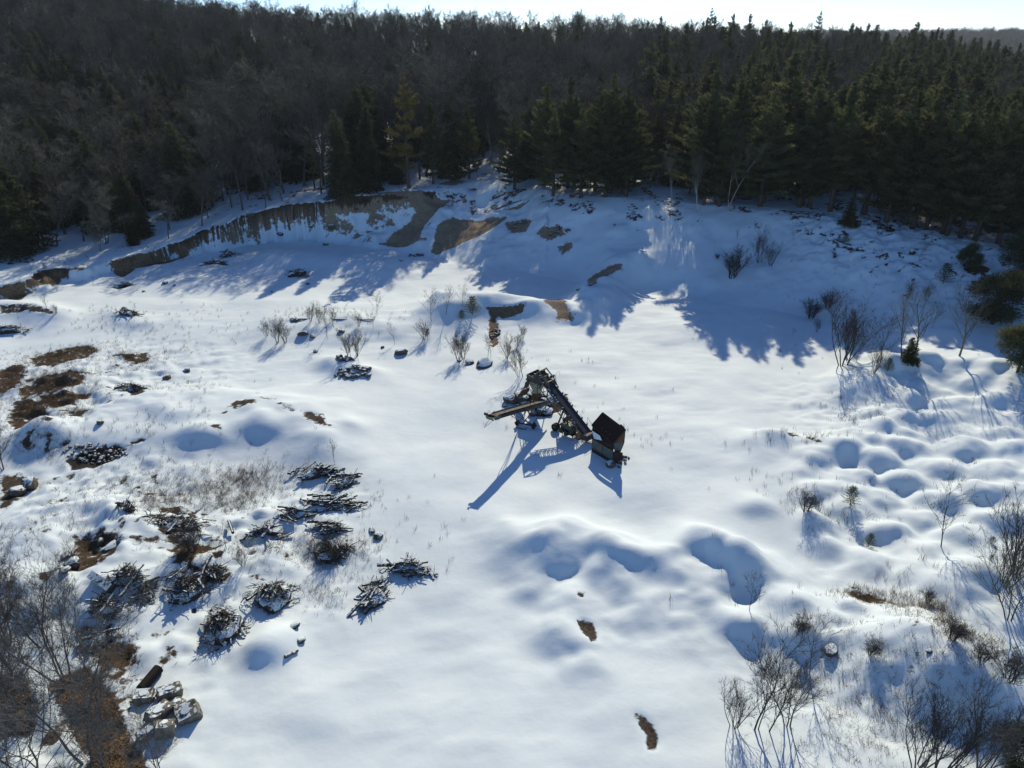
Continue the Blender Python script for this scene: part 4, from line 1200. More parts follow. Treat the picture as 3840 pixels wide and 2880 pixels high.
m = MB(); boxat(m, g0 + Vector((0, 0, .62)) + sd * .3, (2.0, 1.1, .14))
boxat(m, g0 + sd * .95 + Vector((0, 0, .75)) - e1 * .2, (.5, .35, .5)); m.tube([g0 + sd * .8 + e1 * .5 + Vector((0, 0, .8)), g0 + sd * 1.1 + e1 * .5 + Vector((0, 0, .8))], [.3, .3], 14)
m.beam(g0 + e1 * .7 + sd * .5 + Vector((0, 0, .05)), g0 + e1 * .7 + sd * .5 + Vector((0, 0, .6)), .1, .1); m.beam(g0 - e1 * .7 + sd * .5 + Vector((0, 0, .05)), g0 - e1 * .7 + sd * .5 + Vector((0, 0, .6)), .1, .1)
m.build('engine_base', M_STEEL, plant)
m = MB(); m.tube([g0 + Vector((0, 0, 1.6)) + sd * .6, g0 + Vector((0, 0, 2.0)) + sd * .6, g0 + Vector((0, 0, 2.05)) + sd * .85], [.05] * 3, 6); m.build('exhaust_pipe', M_RUST, plant)
# feed hopper with tilted grizzly deck
c1, c2, c3, c4 = W(2303, 1661, 2.55), W(2346, 1612, 4.0), W(2221, 1596, 2.55), W(2251, 1561, 4.0)
h1 = (c1 - c3); Lh = h1.length; h1.normalize()       # along the deck, toward the camera
up_ = (c2 - c1); Lw = up_.length; up_.normalize()     # up the deck
c4 = c3 + up_ * Lw; dn = h1.cross(up_)
if dn.z < 0: dn = -dn
def D(a, b, n=0.0): return c3 + h1 * (a * Lh) + up_ * (b * Lw) + dn * n
m = MB(); m.prism([D(0, 0), D(1, 0), D(1, .78), D(0, .78)], dn * .03); m.prism([D(0, .78), D(.40, .78), D(.40, 1), D(0, 1)], dn * .03)
m.build('deck_plate', M_DRUST, plant)
m = MB(); n_ = 40
for i in range(n_):
    a = (i + .5) / n_; m.beam(D(a, .0, .05), D(a, .97, .05), .055, .07, dn)
m.build('grizzly_bars', M_DRUST, plant)
m = MB()
for (a0, b0), (a1, b1) in (((0, 0), (1, 0)), ((1, 0), (1, 1)), ((1, 1), (0, 1)), ((0, 1), (0, 0))):
    m.beam(D(a0, b0, .04), D(a1, b1, .04), .12, .16, dn)
m.build('deck_frame', M_DRUST, plant)
m = MB()
for a in (.35, .55, .72): m.box(D(a, .25, .12), (.14, .14, .10))
m.build('deck_lugs', M_RUST, plant)
m = MB(); m.prism([D(.72, 1.0, .02), D(.98, 1.0, .02), D(.95, 1.09, .14), D(.80, 1.12, .16)], dn * .02); m.build('bent_plate', M_RUST, plant)
hp = Vector((up_.x, up_.y, 0)).normalized()
wz = 2.47; bz = 1.15
near0 = Vector((c3.x, c3.y, wz)); near1 = Vector((c1.x, c1.y, wz)); wxy = math.hypot(up_.x, up_.y) * Lw
far1 = near1 + hp * (wxy * .99); far0 = near0 + hp * (wxy * .99)
n0b, n1b = near0 + hp * .35 + h1 * .2, near1 + hp * .22 - h1 * .12
f1b, f0b = far1 - hp * .3 - h1 * .12, far0 - hp * .3 + h1 * .2
for v in (n0b, n1b, f1b, f0b): v.z = bz
m = MB(); m.prism([n1b, f1b, far1, near1], h1 * -.04); m.build('end_wall', M_TEAL, plant)
m = MB(); m.prism([near1 + Vector((0, 0, .01)), far1 + Vector((0, 0, .01)), Vector((c2.x, c2.y, c2.z - .04)), ], h1 * -.04); m.build('gable_plate', M_RUST, plant)
m = MB(); m.prism([near0, far0, Vector((c4.x, c4.y, c4.z - .04))], h1 * .04); m.prism([n0b, f0b, far0, near0], h1 * .04); m.build('rear_end_wall', M_TEAL, plant)
m = MB(); m.prism([f0b, f1b, far1, far0], hp * -.04); m.build('back_wall', M_TEAL, plant)
m = MB(); m.beam(n1b + h1 * .03 + Vector((0, 0, -.08)), f1b + h1 * .03 + Vector((0, 0, -.08)), .1, .12); m.beam(n1b + h1 * .03 + Vector((0, 0, -.3)), f1b - hp * .1 + h1 * .03 + Vector((0, 0, -.3)), .08, .14)
m.build('end_beam', M_TEALD, plant)
# feeder trough on the near side: teal side panels, snowy ledge, dark inner slope
s0, s1 = W(2220, 1646, 1.65), W(2299, 1693, 1.65)
b0, b1 = Vector((s0.x, s0.y, .6)), Vector((s1.x, s1.y, .6))
for f0_, f1_ in ((0, .52), (.535, 1)):
    m = MB(); m.prism([b0.lerp(b1, f0_), b0.lerp(b1, f1_), s0.lerp(s1, f1_), s0.lerp(s1, f0_)], hp * .05); m.build('side_panel', M_TEAL, plant)
m = MB(); m.beam(s0 + Vector((0, 0, .04)), s1 + Vector((0, 0, .04)), .09, .09); m.beam(b0.lerp(b1, .52) - hp * .03, s0.lerp(s1, .52) - hp * .03, .05, .07); m.build('panel_rail', M_RUST, plant)
m = MB(); m.prism([b0 + Vector((0, 0, -.7)), b1 + Vector((0, 0, -.7)), b1, b0], hp * .06); m.build('skirt', M_DRUST, plant)
m = MB(); m.prism([s0 + hp * .05, s1 + hp * .05, near1 + Vector((0, 0, -.12)), near0 + Vector((0, 0, -.12))], (0, 0, -.04)); m.build('inner_slope', M_DRUST, plant)
m = MB(); a_, b_ = s0.lerp(s1, .03) + hp * .12, s0.lerp(s1, .47) + hp * .12
c_, d_ = near0.lerp(near1, .50) - hp * .32, near0.lerp(near1, .18) - hp * .42
m.prism([a_ + Vector((0, 0, .1)), b_ + Vector((0, 0, .1)), c_ + Vector((0, 0, -.16)), d_ + Vector((0, 0, -.2))], (0, 0, .07)); m.build('ledge_snow', M_SNOW, plant)
for p_ in (n0b, n1b, f0b, f1b):
    m = MB(); m.beam(Vector((p_.x, p_.y, -.15)), p_ + Vector((0, 0, .05)), .14, .14); m.build('leg', M_FRAME, plant)
m = MB(); m.prism([Vector((n1b.x, n1b.y, -.1)) + h1 * .02, Vector((f1b.x, f1b.y, -.1)) + h1 * .02, f1b + Vector((0, 0, -.42)) + h1 * .02, n1b + Vector((0, 0, -.42)) + h1 * .02], h1 * -.05); m.build('end_skirt', M_DRUST, plant)
m = MB(); q0 = s1 + h1 * .05; m.prism([Vector((b1.x, b1.y, -.1)), b1 + hp * 1.0 + Vector((0, 0, -.5)), s1 + hp * 1.0 + Vector((0, 0, -.2)), s1], h1 * .05); m.build('end_plate', M_DRUST, plant)
m = MB(); k0 = W(2318, 1735, .1); m.beam(k0 + Vector((0, 0, .1)) - h1 * .6, k0 + h1 * .7, .16, .22); m.build('tow_bar', M_RUST, plant)
m = MB(); t0_ = B(.06, 0, 0); boxat(m, t0_ + Vector((0, 0, -.25)), (.9, 1.15, .7)); m.build('tail_box', M_FRAME, plant)
m = MB(); hr = B(.16, -.75, .1)
m.tube([hr, hr + Vector((0, 0, .9)), hr - ax * .9 + Vector((0, 0, .75)), hr - ax * 1.0], [.02] * 4, 5); m.build('hand_rail', M_STEEL, plant)

# ------------------------------------------------------------------ side stacker conveyor
sp = at(1968, 1592)
stk = empty('stacker_conveyor', (sp.x, sp.y, H1(sp.x, sp.y)))
tag(stk, 'small wheeled side conveyor with a pale dusty belt pointing left from the plant', 'conveyor')
W2 = rel(stk)
ta, he = W2(2046, 1504, 2.1), W2(1850, 1560, 5.1)
ax2 = he - ta; L2 = ax2.length; ax2.normalize()
sd2 = Vector((-ax2.y, ax2.x, 0)).normalized(); nr2 = ax2.cross(sd2)
if nr2.z < 0: nr2 = -nr2
def S(s, l, n): return ta + ax2 * (s * L2) + sd2 * l + nr2 * n
m = MB(); m.prism([S(.0, -.30, .06), S(.0, .30, .06), S(.97, .30, .06), S(.97, -.30, .06)], nr2 * .03); m.build('belt', M_BELTL, stk)
for k in (-1, 1):
    m = MB(); m.beam(S(-.03, k * .40, -.08), S(1.0, k * .40, -.08), .07, .34, nr2); m.build('side_channel', M_STEEL, stk)
    m = MB(); m.prism([S(0, k * .31, .07), S(.97, k * .31, .07), S(.97, k * .42, .2), S(0, k * .42, .2)], nr2 * .02); m.build('belt_edge', M_BELT, stk)
m = MB(); m.prism([S(.03, -.36, -.3), S(.03, .36, -.3), S(.96, .36, -.3), S(.96, -.36, -.3)], nr2 * .03); m.build('return_belt', M_BELT, stk)
for i in range(7):
    s = .06 + .86 * i / 6
    m = MB(); m.tube([S(s, -.52, .0), S(s, .52, .0)], [.045, .045], 6); m.box(S(s, -.5, .14), (.11, .11, .24)); m.build('idler', M_STEEL, stk)
m = MB(); m.tube([S(1.0, -.42, -.05), S(1.0, .42, -.05)], [.19, .19], 12); m.build('head_pulley', M_STEEL, stk)
m = MB(); m.prism([S(.94, -.46, -.3), S(1.02, -.46, -.3), S(1.07, -.46, .05), S(.94, -.46, .15)], sd2 * .03); m.prism([S(.94, .43, -.3), S(1.02, .43, -.3), S(1.07, .43, .05), S(.94, .43, .15)], sd2 * .03)
m.prism([S(1.04, -.46, -.34), S(1.04, .46, -.34), S(1.07, .46, .0), S(1.07, -.46, .0)], ax2 * .03); m.build('head_guard', M_TEALD, stk)
m = MB(); m.tube([S(1.03, -.5, .06), S(1.03, -.85, .06)], [.15, .15], 10); m.box(S(1.06, -.62, .22), (.2, .2, .16)); m.build('drive_motor', M_STEEL, stk)
w1, w2 = W2(1940, 1585, .36), W2(2002, 1597, .36)
m = MB(); m.beam(w1, w2, .12, .12); m.build('axle', M_STEEL, stk)
wa = (w2 - w1).normalized()
for w_ in (w1, w2): wheel(w_, wa, .37, .24, stk)
m = MB()
w1i, w2i = w1.lerp(w2, .12), w1.lerp(w2, .88)
m.tube([S(.62, .40, -.2), w2i], [.045, .045], 5); m.tube([S(.62, -.40, -.2), w1i], [.045, .045], 5)
m.tube([S(.70, .40, -.2), w2i + Vector((0, 0, .15))], [.035, .035], 5); m.tube([S(.70, -.40, -.2), w1i + Vector((0, 0, .15))], [.035, .035], 5)
m.tube([S(.30, .40, -.2), w1.lerp(w2, .35)], [.045, .045], 5); m.tube([S(.02, .40, -.2), w2i], [.05, .05], 5); m.tube([S(.30, -.40, -.2), w1i], [.045, .045], 5)
m.tube([w1i + Vector((0, 0, .1)), S(.66, 0, -.25)], [.03, .03], 5); m.tube([w2i, S(.66, 0, -.25)], [.03, .03], 5)
m.build('support_frame', M_FRAME, stk)
m = MB(); m.tube([S(.99, -.3, -.2), S(1.10, -.2, -1.1), S(1.0, .3, -.2)], [.025] * 3, 4); m.build('scraper_frame', M_STEEL, stk)
m = MB(); m.beam(W2(1937, 1600, .08), W2(1972, 1607, .08), .32, .14); sk = m.build('flat_piece', M_WOOD)  # low, flat, dark bar on the snow
sk.location = stk.location; tag(sk, 'dark plank lying on snow beneath the side conveyor', 'piece')
# ------------------------------------------------------------------ boulders
def rock_mesh(seed, sub=2, flat=.7, rough=.28, m=None):
    import bmesh
    bm = bmesh.new(); bmesh.ops.create_icosphere(bm, subdivisions=sub, radius=1.0)
    r = np.random.default_rng(seed)
    planes = [(unit(r.normal(size=3)), r.uniform(.55, .9)) for _ in range(9)]
    for v in bm.verts:
        c = np.array(v.co)
        for n, d in planes:
            e = c @ n
            if e > d: c = c - n * (e - d) * .92
        c = c * (1 + r.normal() * .03)
        c[2] *= flat
        v.co = c
    me = bpy.data.meshes.new('boulder'); bm.to_mesh(me); bm.free()
    me.materials.append(m or M_ROCK)
    return me
ROCKS = [rock_mesh(500 + k, 2, (.7, .8, .6, .9, .5)[k % 5], m=(M_ROCK if k % 3 else M_ROCKB)) for k in range(8)]
def boulder(px, py, size, label, group=None, name='boulder', dz=0.0, me=None):
    p = at(px, py)
    o = link(bpy.data.objects.new(name, me or random.choice(ROCKS)))
    s = size / 2
    o.scale = (s * random.uniform(.85, 1.25), s * random.uniform(.8, 1.1), s * random.uniform(.8, 1.1))
    o.rotation_euler = (random.gauss(0, .2), random.gauss(0, .2), random.uniform(0, 6.28))
    o.location = p + Vector((0, 0, s * .25 + dz))
    return tag(o, label, 'rock', group)
A = lambda x, y: (1820 + x * .1507, 1370 + y * .1507)
G = 'boulders heaped under the screening plant'
for k, (x, y, s, dz) in enumerate([(600,930,1.2,.1),(690,930,1.0,.2),(820,900,1.4,.2),(930,940,1.3,.1),(1000,860,1.5,.3),(1040,800,1.2,.5),(1150,790,1.2,.3),(960,1000,1.1,0),(1450,1050,1.3,.2),(1540,1090,1.2,.2),(1600,1000,1.3,.3),(1490,1200,1.2,.1),(1570,1220,1.2,0),(1360,1220,1.1,.1),(1330,1120,1.0,.2),(1300,840,1.3,.2),(1430,830,1.4,.2),(1540,860,1.2,.1),(1240,900,1.2,0),(880,800,1.0,.2)]):
    a, b = A(x, y)
    side = 'left of the tapered bin, behind the side conveyor' if x < 1200 else 'below the foot of the side conveyor, by the plant'
    boulder(a, b, s * 1.3, 'dark angular boulder in the heap ' + side, G, dz=dz + .15)
a, b = A(1180, 1235); boulder(a, b, 1.25, 'round snow topped boulder alone between the legs of the side conveyor')
a, b = A(490, 1020); boulder(a, b, .55, 'small stone on snow left of the boulder heap under the plant')
for px, py, s, lab in [
    (1140,1256,1.9,'round dark boulder half buried among saplings above the middle spoil ridge'),
    (1172,1264,1.1,'smaller boulder just right of the round dark boulder'),
    (1105,1205,1.0,'small boulder at the left end of the fallen pole'),(1280,1246,1.1,'reddish boulder near the right end of the fallen pole'),
    (1505,1325,1.7,'lone low boulder on open snow left of the saplings'),(1435,1304,.6,'tiny stone up slope of the lone low boulder'),
    (1816,1372,2.3,'big upright dark boulder casting a square shadow under saplings'),(1762,1362,1.5,'flat slab left of the big upright boulder'),(1722,1356,.6,'small stone left of the flat slab'),
    (1183,1320,1.0,'small dark rock above the rubble heap in the middle left'),
    (620,1066,1.2,'rusty mushroom shaped stump stone near the low bank at left'),(655,1070,.6,'tiny dark stone right of the mushroom shaped one'),(540,1096,.6,'small dark stone on snow below the slab log'),
    (953,894,1.6,'rounded dark boulder at the foot of the sand cut, left one'),(1052,890,1.6,'second rounded boulder at the foot of the sand cut'),(1222,920,1.2,'dark lump at the foot of the sand cut near its right end'),(1172,902,1.1,'third dark boulder at the foot of the sand cut'),(1245,875,1.6,'grey block on the face of the sand cut'),
    (1505,980,.8,'small dark stone on shaded snow below the sand cut'),(1020,1096,.5,'small stone on open snow below the tree shadows'),
    (1155,1068,.7,'small dark stone beside the brush heap in the tree shadows'),
    (420,2060,1.5,'pale squared block lying on the brown dirt mound'),(380,2040,.8,'snow covered stone on top of the brown dirt mound'),(275,2120,1.5,'flat grey slab at the foot of the brown dirt mound'),(250,2090,1.1,'dark rock at the left foot of the brown dirt mound'),(245,2145,1.0,'lowest dark rock under the brown dirt mound'),
    (1395,1992,.8,'small black rock on snow right of the log piles, upper of two'),(1418,2014,1.0,'small black rock on snow right of the log piles, lower of two'),
    (1106,2352,.9,'curled brown clod on snow right of the brush piles'),(1130,2406,.8,'small clod below the curled brown one'),
    (118,1826,2.0,'brown boulder with a pale top at the left edge'),(60,1850,1.6,'dark boulder beside the brown one at the left edge'),
    (375,1590,.9,'dark flat stone on snow at the left above the long ridge'),(700,1392,1.0,'small stone half buried in a drift, right one'),(626,1420,1.1,'small stone half buried in a drift, left one'),
    (3112,2448,1.0,'dark rock in a snow hollow beside the leaning sapling'),(3482,2447,.45,'tiny stone on snow at lower right'),
    (2290,1748,1.2,'dark stone at the near end of the hopper'),(2308,1746,.5,'clod beside the dark stone at the hopper end'),(2322,1752,.45,'small clod nearest the rusty tow bar'),

    (3650,1060,.8,'dark lump in snow under the bushy pine'),(3680,905,.9,'stump like dark lump near the right clearing'),
    (2390,870,.6,'small dark stone on the shaded slope, upper one'),(2305,845,.6,'small dark stone on the shaded slope, left one'),
]:
    boulder(px, py, s, lab)
# rubble heaps: stones one can pick out
def rubble(px, py, w, d, n, label, sz=(.35, .8)):
    p = at(px, py); root = empty('rubble_heap', p); tag(root, label, 'rubble')
    for k in range(n):
        a = random.uniform(0, 6.28); f = math.sqrt(random.random()); x = math.cos(a) * f * w / 2; y = math.sin(a) * f * d / 2
        o = child('stone', random.choice(ROCKS), root); s = random.uniform(*sz) / 2
        o.scale = (s, s * random.uniform(.7, 1.2), s); o.rotation_euler = (random.random(), random.random(), random.uniform(0, 6.28))
        o.location = (x, y, H1(p.x + x, p.y + y) - p.z + s * .3 + (1 - f) * .25)
    return root
rubble(1330, 1395, 5.0, 2.6, 46, 'long heap of dark rubble partly under snow in the middle left')
rubble(1290, 1345, 2.4, 1.6, 16, 'small heap of dark rubble above the long one')
rubble(1110, 1205, 2.0, 1.2, 10, 'cluster of dark stones at the left end of the fallen pole', (.3, .6))
rubble(1855, 1255, 1.6, 4.0, 22, 'streak of brown stones spilling down from the middle spoil ridge', (.25, .6))
rubble(360, 1712, 6.5, 2.6, 110, 'dark gravel spread showing through snow on the long left ridge', (.2, .45))
rubble(1560, 960, 3.5, 1.6, 20, 'dark stones at the toe of the slanting sand face', (.3, .7))
rubble(2330, 1725, 1.8, 1.6, 22, 'dark spilled clods under the end of the hopper', (.2, .5))
rubble(2105, 872, 4.5, 2.2, 18, 'broken frozen clods on the right part of the shaded slope', (.4, .9))
rubble(1945, 845, 4, 1.8, 16, 'frozen clods right of the slanting sand face', (.3, .8))

# ------------------------------------------------------------------ log and brush piles
def log_mesh(seed, L=2.0, r=.12, m=None, bend=.06, stub=True):
    rr = random.Random(seed); mb = MB(); n = 6
    pts = [Vector((L * (i / n - .5), rr.gauss(0, bend) * L * .3, rr.gauss(0, bend) * L * .3)) for i in range(n + 1)]
    mb.tube(pts, [r * (1.1 - .5 * i / n) * rr.uniform(.88, 1.1) for i in range(n + 1)], 7)
    if stub:
        for k in range(2):
            p = pts[rr.randrange(1, n)]; mb.tube([p, p + Vector((rr.gauss(.1, .15), rr.gauss(0, .3), rr.gauss(0, .3)))], [r * .45, r * .2], 5)
    return mb.mesh('log', [m or M_LOG], False)
LOGS = [log_mesh(600 + k, (2.2, 1.6, 2.8, 1.3, 2.0, 1.8)[k], (.12, .10, .13, .15, .07, .09)[k], M_LOG if k % 2 else M_LOGD) for k in range(6)]
STICKS = [log_mesh(620 + k, (2.0, 1.5, 2.4, 1.2)[k], (.035, .03, .04, .028)[k], M_BRUSH, .1) for k in range(4)]
SNOWCAP = None
def brush_pile(px, py, w, d, h, nlog, nstick, label, ang=0.0, spread=.6, cat='brush pile', name='brush_pile', ntw=500, up=.2):
    w *= .82; d *= .8; ntw = int(ntw * .6)
    p = at(px, py); root = empty(name, p); tag(root, label, cat)
    def spot():
        a = random.uniform(0, 6.28); f = math.sqrt(random.random()); k_ = 1 + .35 * math.sin(2 * a + px) + .3 * math.sin(3 * a + py)
        x = math.cos(a) * f * w / 2 * k_; y = math.sin(a) * f * d / 2 * k_
        top = h * max(0, 1 - f * f)
        return x, y, H1(p.x + x, p.y + y) - p.z + random.uniform(.35, 1) * top + .06
    for me_list, n, nm in ((LOGS, nlog, 'log'), (STICKS, nstick, 'stick')):
        for k in range(n):
            o = child(nm, random.choice(me_list), root)
            s = random.uniform(.6, 1.1) * min(1.0, w / 2.6 + .25); o.scale = (s, random.uniform(.8, 1.2), random.uniform(.8, 1.2))
            o.location = spot()
            o.rotation_euler = (random.uniform(0, 6.28), random.gauss(0, up), ang + random.gauss(0, spread))
            if h >= 1.4 and random.random() < .75:      # poles lean against the cone
                a_ = random.uniform(0, 6.28); f_ = random.uniform(.25, .62)
                o.location = (math.cos(a_) * f_ * w / 2, math.sin(a_) * f_ * d / 2, h * (1 - f_) * .95 + .1)
                o.rotation_euler = (random.uniform(0, 6.28), math.atan2(h, w / 2) + random.gauss(0, .12), a_ + random.gauss(0, .45))
                o.scale = (o.scale[0] * .6, o.scale[1] * .9, o.scale[2] * .9)
    # mound of fine brush that fills the heap
    r = np.random.default_rng(int(px * 7 + py)); T = Tris()
    P = np.array([spot() for _ in range(ntw)]); D = unit(r.normal(size=(ntw, 3)) * np.array((1, 1, .45)) + np.array((math.cos(ang), math.sin(ang), 0)) * .8)
    D[:, 2] *= .5; T.add(slivers(P, unit(D), r.uniform(.25, .75, ntw), r.uniform(.03, .09, ntw), r))
    o = child('twigs', T.mesh('twigs', M_BRUSH), root); o['kind'] = 'stuff'
    # heart of the heap: packed earth and litter under lying snow
    me = rock_mesh(int(px + py), 3, 1.0, m=M_HEART); c = child('packed_litter', me, root)
    c.scale = (w * .48, d * .48, h * .74); c.rotation_euler = (random.gauss(0, .1), random.gauss(0, .1), ang); c.location = (0, 0, H1(p.x, p.y) - p.z)
    return root
M_HEART = snowy('packed_litter', (.05, .04, .032), .95, .5, 6, .38, .8, 7)
brush_pile(1190, 1778, 4.6, 1.8, 1.0, 22, 16, 'heap of dark stumps and roots on snow, topmost of the log piles', .4)
brush_pile(1290, 1815, 2.6, 2.6, .9, 18, 12, 'tangle of logs with one upright stub beside a tall twig', .9)
brush_pile(1240, 1905, 4.8, 3.2, 1.1, 38, 16, 'largest pile of grey logs with ends pointing right', .35, .3, 'log pile', 'log_pile')
brush_pile(1105, 1930, 3.0, 1.8, .6, 10, 14, 'snowed over sticks left of the largest log pile', .2)
brush_pile(1240, 1985, 2.6, 1.6, .6, 12, 16, 'low black tangle below the largest log pile', .5)
brush_pile(1000, 1995, 3.2, 1.4, .6, 9, 12, 'half buried branches in a snow hollow left of the log piles', .1)
brush_pile(1530, 2140, 3.8, 1.8, 1.0, 24, 16, 'dark root heap standing apart on open snow, upper of two', -.3)
brush_pile(1400, 2245, 2.8, 3.2, .9, 24, 16, 'heap of logs with two big butts, lower of two on open snow', 1.0)
brush_pile(1025, 2255, 3.8, 3.6, 1.7, 14, 46, 'tall cone of brush with snow on its left, rightmost of three', .9, .9, ntw=900)
brush_pile(700, 2225, 3.4, 3.2, 1.6, 12, 46, 'brush heap with a pole across it, topmost left of three', .5, .9, ntw=900)
brush_pile(840, 2370, 4.4, 4.0, 1.8, 16, 56, 'biggest brush heap with snowy logs on its left, lowest of three', -.9, .7, ntw=1100)
brush_pile(545, 2235, 1.4, 2.0, .6, 5, 18, 'small low brush heap between the timber and the big heaps', .8)
brush_pile(475, 2170, 3.2, 2.0, .7, 6, 26, 'dark brown heap of litter beside the square timber', .2, 1.0, ntw=800)
brush_pile(790, 2160, 3.0, 1.4, .6, 4, 26, 'brown heap of fine litter behind the upper brush heap', .2, 1.0, ntw=800)
brush_pile(655, 1970, 4.0, 2.6, .8, 8, 34, 'sloping heap of dark sticks above the round shrub', .5, .8, ntw=900)
brush_pile(855, 962, 4.2, 2.0, 1.4, 10, 16, 'brown root heap below the corner of the sand cut', .2)
brush_pile(1115, 1035, 4.6, 2.2, 1.2, 8, 26, 'round brush heap in the tree shadows at upper left', .3)
brush_pile(480, 1180, 4.2, 1.6, .9, 10, 12, 'uprooted stump with long roots alone on open snow at left', -.4)
brush_pile(32, 1246, 5.0, 2.2, 1.0, 24, 14, 'stack of black logs at the left edge', .2, .3, 'log pile', 'log_pile')
brush_pile(505, 1468, 3.2, 1.6, .8, 3, 26, 'low dark bush heap right of the overgrown tussocks', .3, 1.0, ntw=700)
brush_pile(485, 1915, 1.2, 1.0, 1.1, 5, 10, 'single dark stump standing in trampled snow', .5, 1.0, 'stump', 'tree_stump', 200, 1.0)
brush_pile(1250, 2085, 3.4, 2.0, .7, 3, 36, 'brown brambly heap right of the snowed log piles', .4, 1.2, ntw=1300)
brush_pile(355, 2400, 2.6, 2.0, .7, 5, 20, 'brown litter heap behind the bare trees at lower left', .4, 1.0, ntw=700)
brush_pile(400, 2290, 3.2, 1.8, .8, 6, 22, 'dark twiggy heap just under the square timber', .2, 1.0, ntw=700)
brush_pile(470, 1070, 2.4, .8, .4, 5, 3, 'weathered slab log on snow below the low bank', 0, .1, 'log', 'fallen_logs', 60, .05)
brush_pile(800, 988, 4.2, 1.0, .5, 8, 6, 'thin fallen trunk below the brown root heap', .15, .2, 'log', 'fallen_logs', 80, .06)
def single_log(name, px0, py0, px1, py1, r0, r1, label, m, n=8, z=.12, cat='log', stubs=3):
    a, b = at(px0, py0), at(px1, py1); o = empty(name, a); mb = MB(); d = b - a
    k = 7; pts = [d * (i / k) + Vector((0, 0, z + random.gauss(0, .02))) for i in range(k + 1)]
    mb.tube(pts, [r0 + (r1 - r0) * i / k for i in range(k + 1)], n)
    bpy.data.objects.remove(o)
    o = mb.build(name, m); o.location = a
    return tag(o, label, cat)
single_log('fallen_pole', 1095, 1200, 1402, 1202, .13, .06, 'long thin pole lying on snow among saplings at the middle left', M_WOOD)
single_log('square_timber', 348, 2172, 425, 2228, .42, .40, 'heavy brown square timber lying beside the litter heap', M_WOOD, 4, .35, 'timber')
single_log('short_log', 1070, 2472, 1118, 2447, .13, .11, 'short snow dusted log alone below the brush heaps', M_LOG)
single_log('leaning_post', 862, 1972, 878, 2018, .14, .13, 'dark post sticking out of snow left of the log piles', M_LOGD, z=.5, cat='post')
single_log('thin_branch', 760, 1952, 812, 1958, .05, .04, 'thin curved branch on snow right of the round shrub', M_LOGD)
single_log('thin_branch', 745, 2010, 800, 2012, .06, .04, 'short dark stick on snow beside the leaning post', M_LOGD)
single_log('grey_root', 2165, 1092, 2235, 1062, .22, .14, 'curved grey root on the shaded slope above the spoil ridge', M_WOOD)
single_log('flat_board', 548, 2190, 600, 2172, .16, .12, 'flat brown board on snow above the small brush heap', M_WOOD, 4)
single_log('fallen_branch', 1855, 790, 1955, 760, .16, .1, 'broken branch on the snowy crest under the pit head pines', M_LOGD)
single_log('fallen_branch', 3620, 960, 3720, 935, .14, .1, 'fallen branch across the small right clearing', M_LOGD)
single_log('fallen_branch', 3075, 882, 3190, 925, .16, .12, 'dark fallen branch along the lip above the shaded slope', M_LOGD)

# ------------------------------------------------------------------ concrete blocks, pipe
def block(px, py, size, rz, tilt, label, dz=0.0):
    p = at(px, py); import bmesh
    bm = bmesh.new(); bmesh.ops.create_cube(bm, size=1.0)
    for v in bm.verts: v.co = Vector((v.co.x * size[0], v.co.y * size[1], v.co.z * size[2])) + Vector((random.gauss(0, .03), random.gauss(0, .03), random.gauss(0, .03)))
    bmesh.ops.bevel(bm, geom=bm.edges[:], offset=.09, segments=1, affect='EDGES')
    bmesh.ops.subdivide_edges(bm, edges=[e for e in bm.edges if e.calc_length() > .4], cuts=2, use_grid_fill=True)
    for v in bm.verts: v.co += Vector((random.gauss(0, .03), random.gauss(0, .03), random.gauss(0, .03)))
    me = bpy.data.meshes.new('concrete_block'); bm.to_mesh(me); bm.free(); me.materials.append(M_CONC)
    o = empty('concrete_block', p + Vector((0, 0, size[2] * .42 + dz)), rz); o.rotation_euler = (tilt[0], tilt[1], rz)
    child('body', me, o)
    m = MB(); w0, w1 = size[0] * random.uniform(.2, .38), size[1] * random.uniform(.2, .36)
    pl = [(w0 * math.cos(t) * random.uniform(.6, 1), w1 * math.sin(t) * random.uniform(.6, 1), size[2] * .5 - .01) for t in np.linspace(0, 5.6, 9)]
    m.prism(pl, (0, 0, .06)); s_ = m.build('snow_cap', M_SNOW, o)
    m = MB(); m.box((size[0] * .5 + .02, 0, -.05), (.09, size[1] * .3, size[2] * .3)); m.build('key_ledge', M_CONC, o)
    return tag(o, label, 'concrete block')
block(640, 2612, (1.5, .9, .8), .6, (.1, .12), 'concrete block at the back of the pile, next to the ribbed pipe')
block(712, 2690, (1.3, 1.2, .9), .5, (.25, -.2), 'tilted concrete block with the widest snow cap, right end of the pile')
block(545, 2625, (1.2, .9, .7), .2, (.05, .1), 'concrete block at the lower mouth of the ribbed pipe')
block(600, 2690, (1.5, .9, .7), 1.1, (.2, .2), 'concrete block in the middle of the pile', .1)
block(625, 2750, (1.1, .9, .9), .3, (-.3, .15), 'pale yellowish concrete block at the near side of the pile')
block(560, 2760, (1.3, .8, .6), .7, (.2, -.1), 'snow spotted dark block, lowest of the pile')
block(665, 2655, (.9, .7, .6), 1.2, (.1, .3), 'small concrete block wedged behind the tilted one')
pa, pb = at(533, 2602), at(600, 2522)
pipe = MB(); d = (pb - pa); Lp = d.length; nrib = 34; pts = []; rad = []
for i in range(nrib * 2 + 1):
    pts.append(d * (i / (nrib * 2))); rad.append(.36 if i % 2 else .31)
pipe.tube(pts, rad, 18, cap=False)
po = pipe.build('drain_pipe', M_TYRE, None, True); po.location = pa + Vector((0, 0, .30)); tag(po, 'black ribbed drain pipe lying beside the concrete blocks', 'pipe')
mb = MB(); mb.tube([Vector((0, 0, 0)), d * .999], [.285, .285], 16); child('inner_wall', mb.mesh('inner_wall', [M_STEEL], True), po)
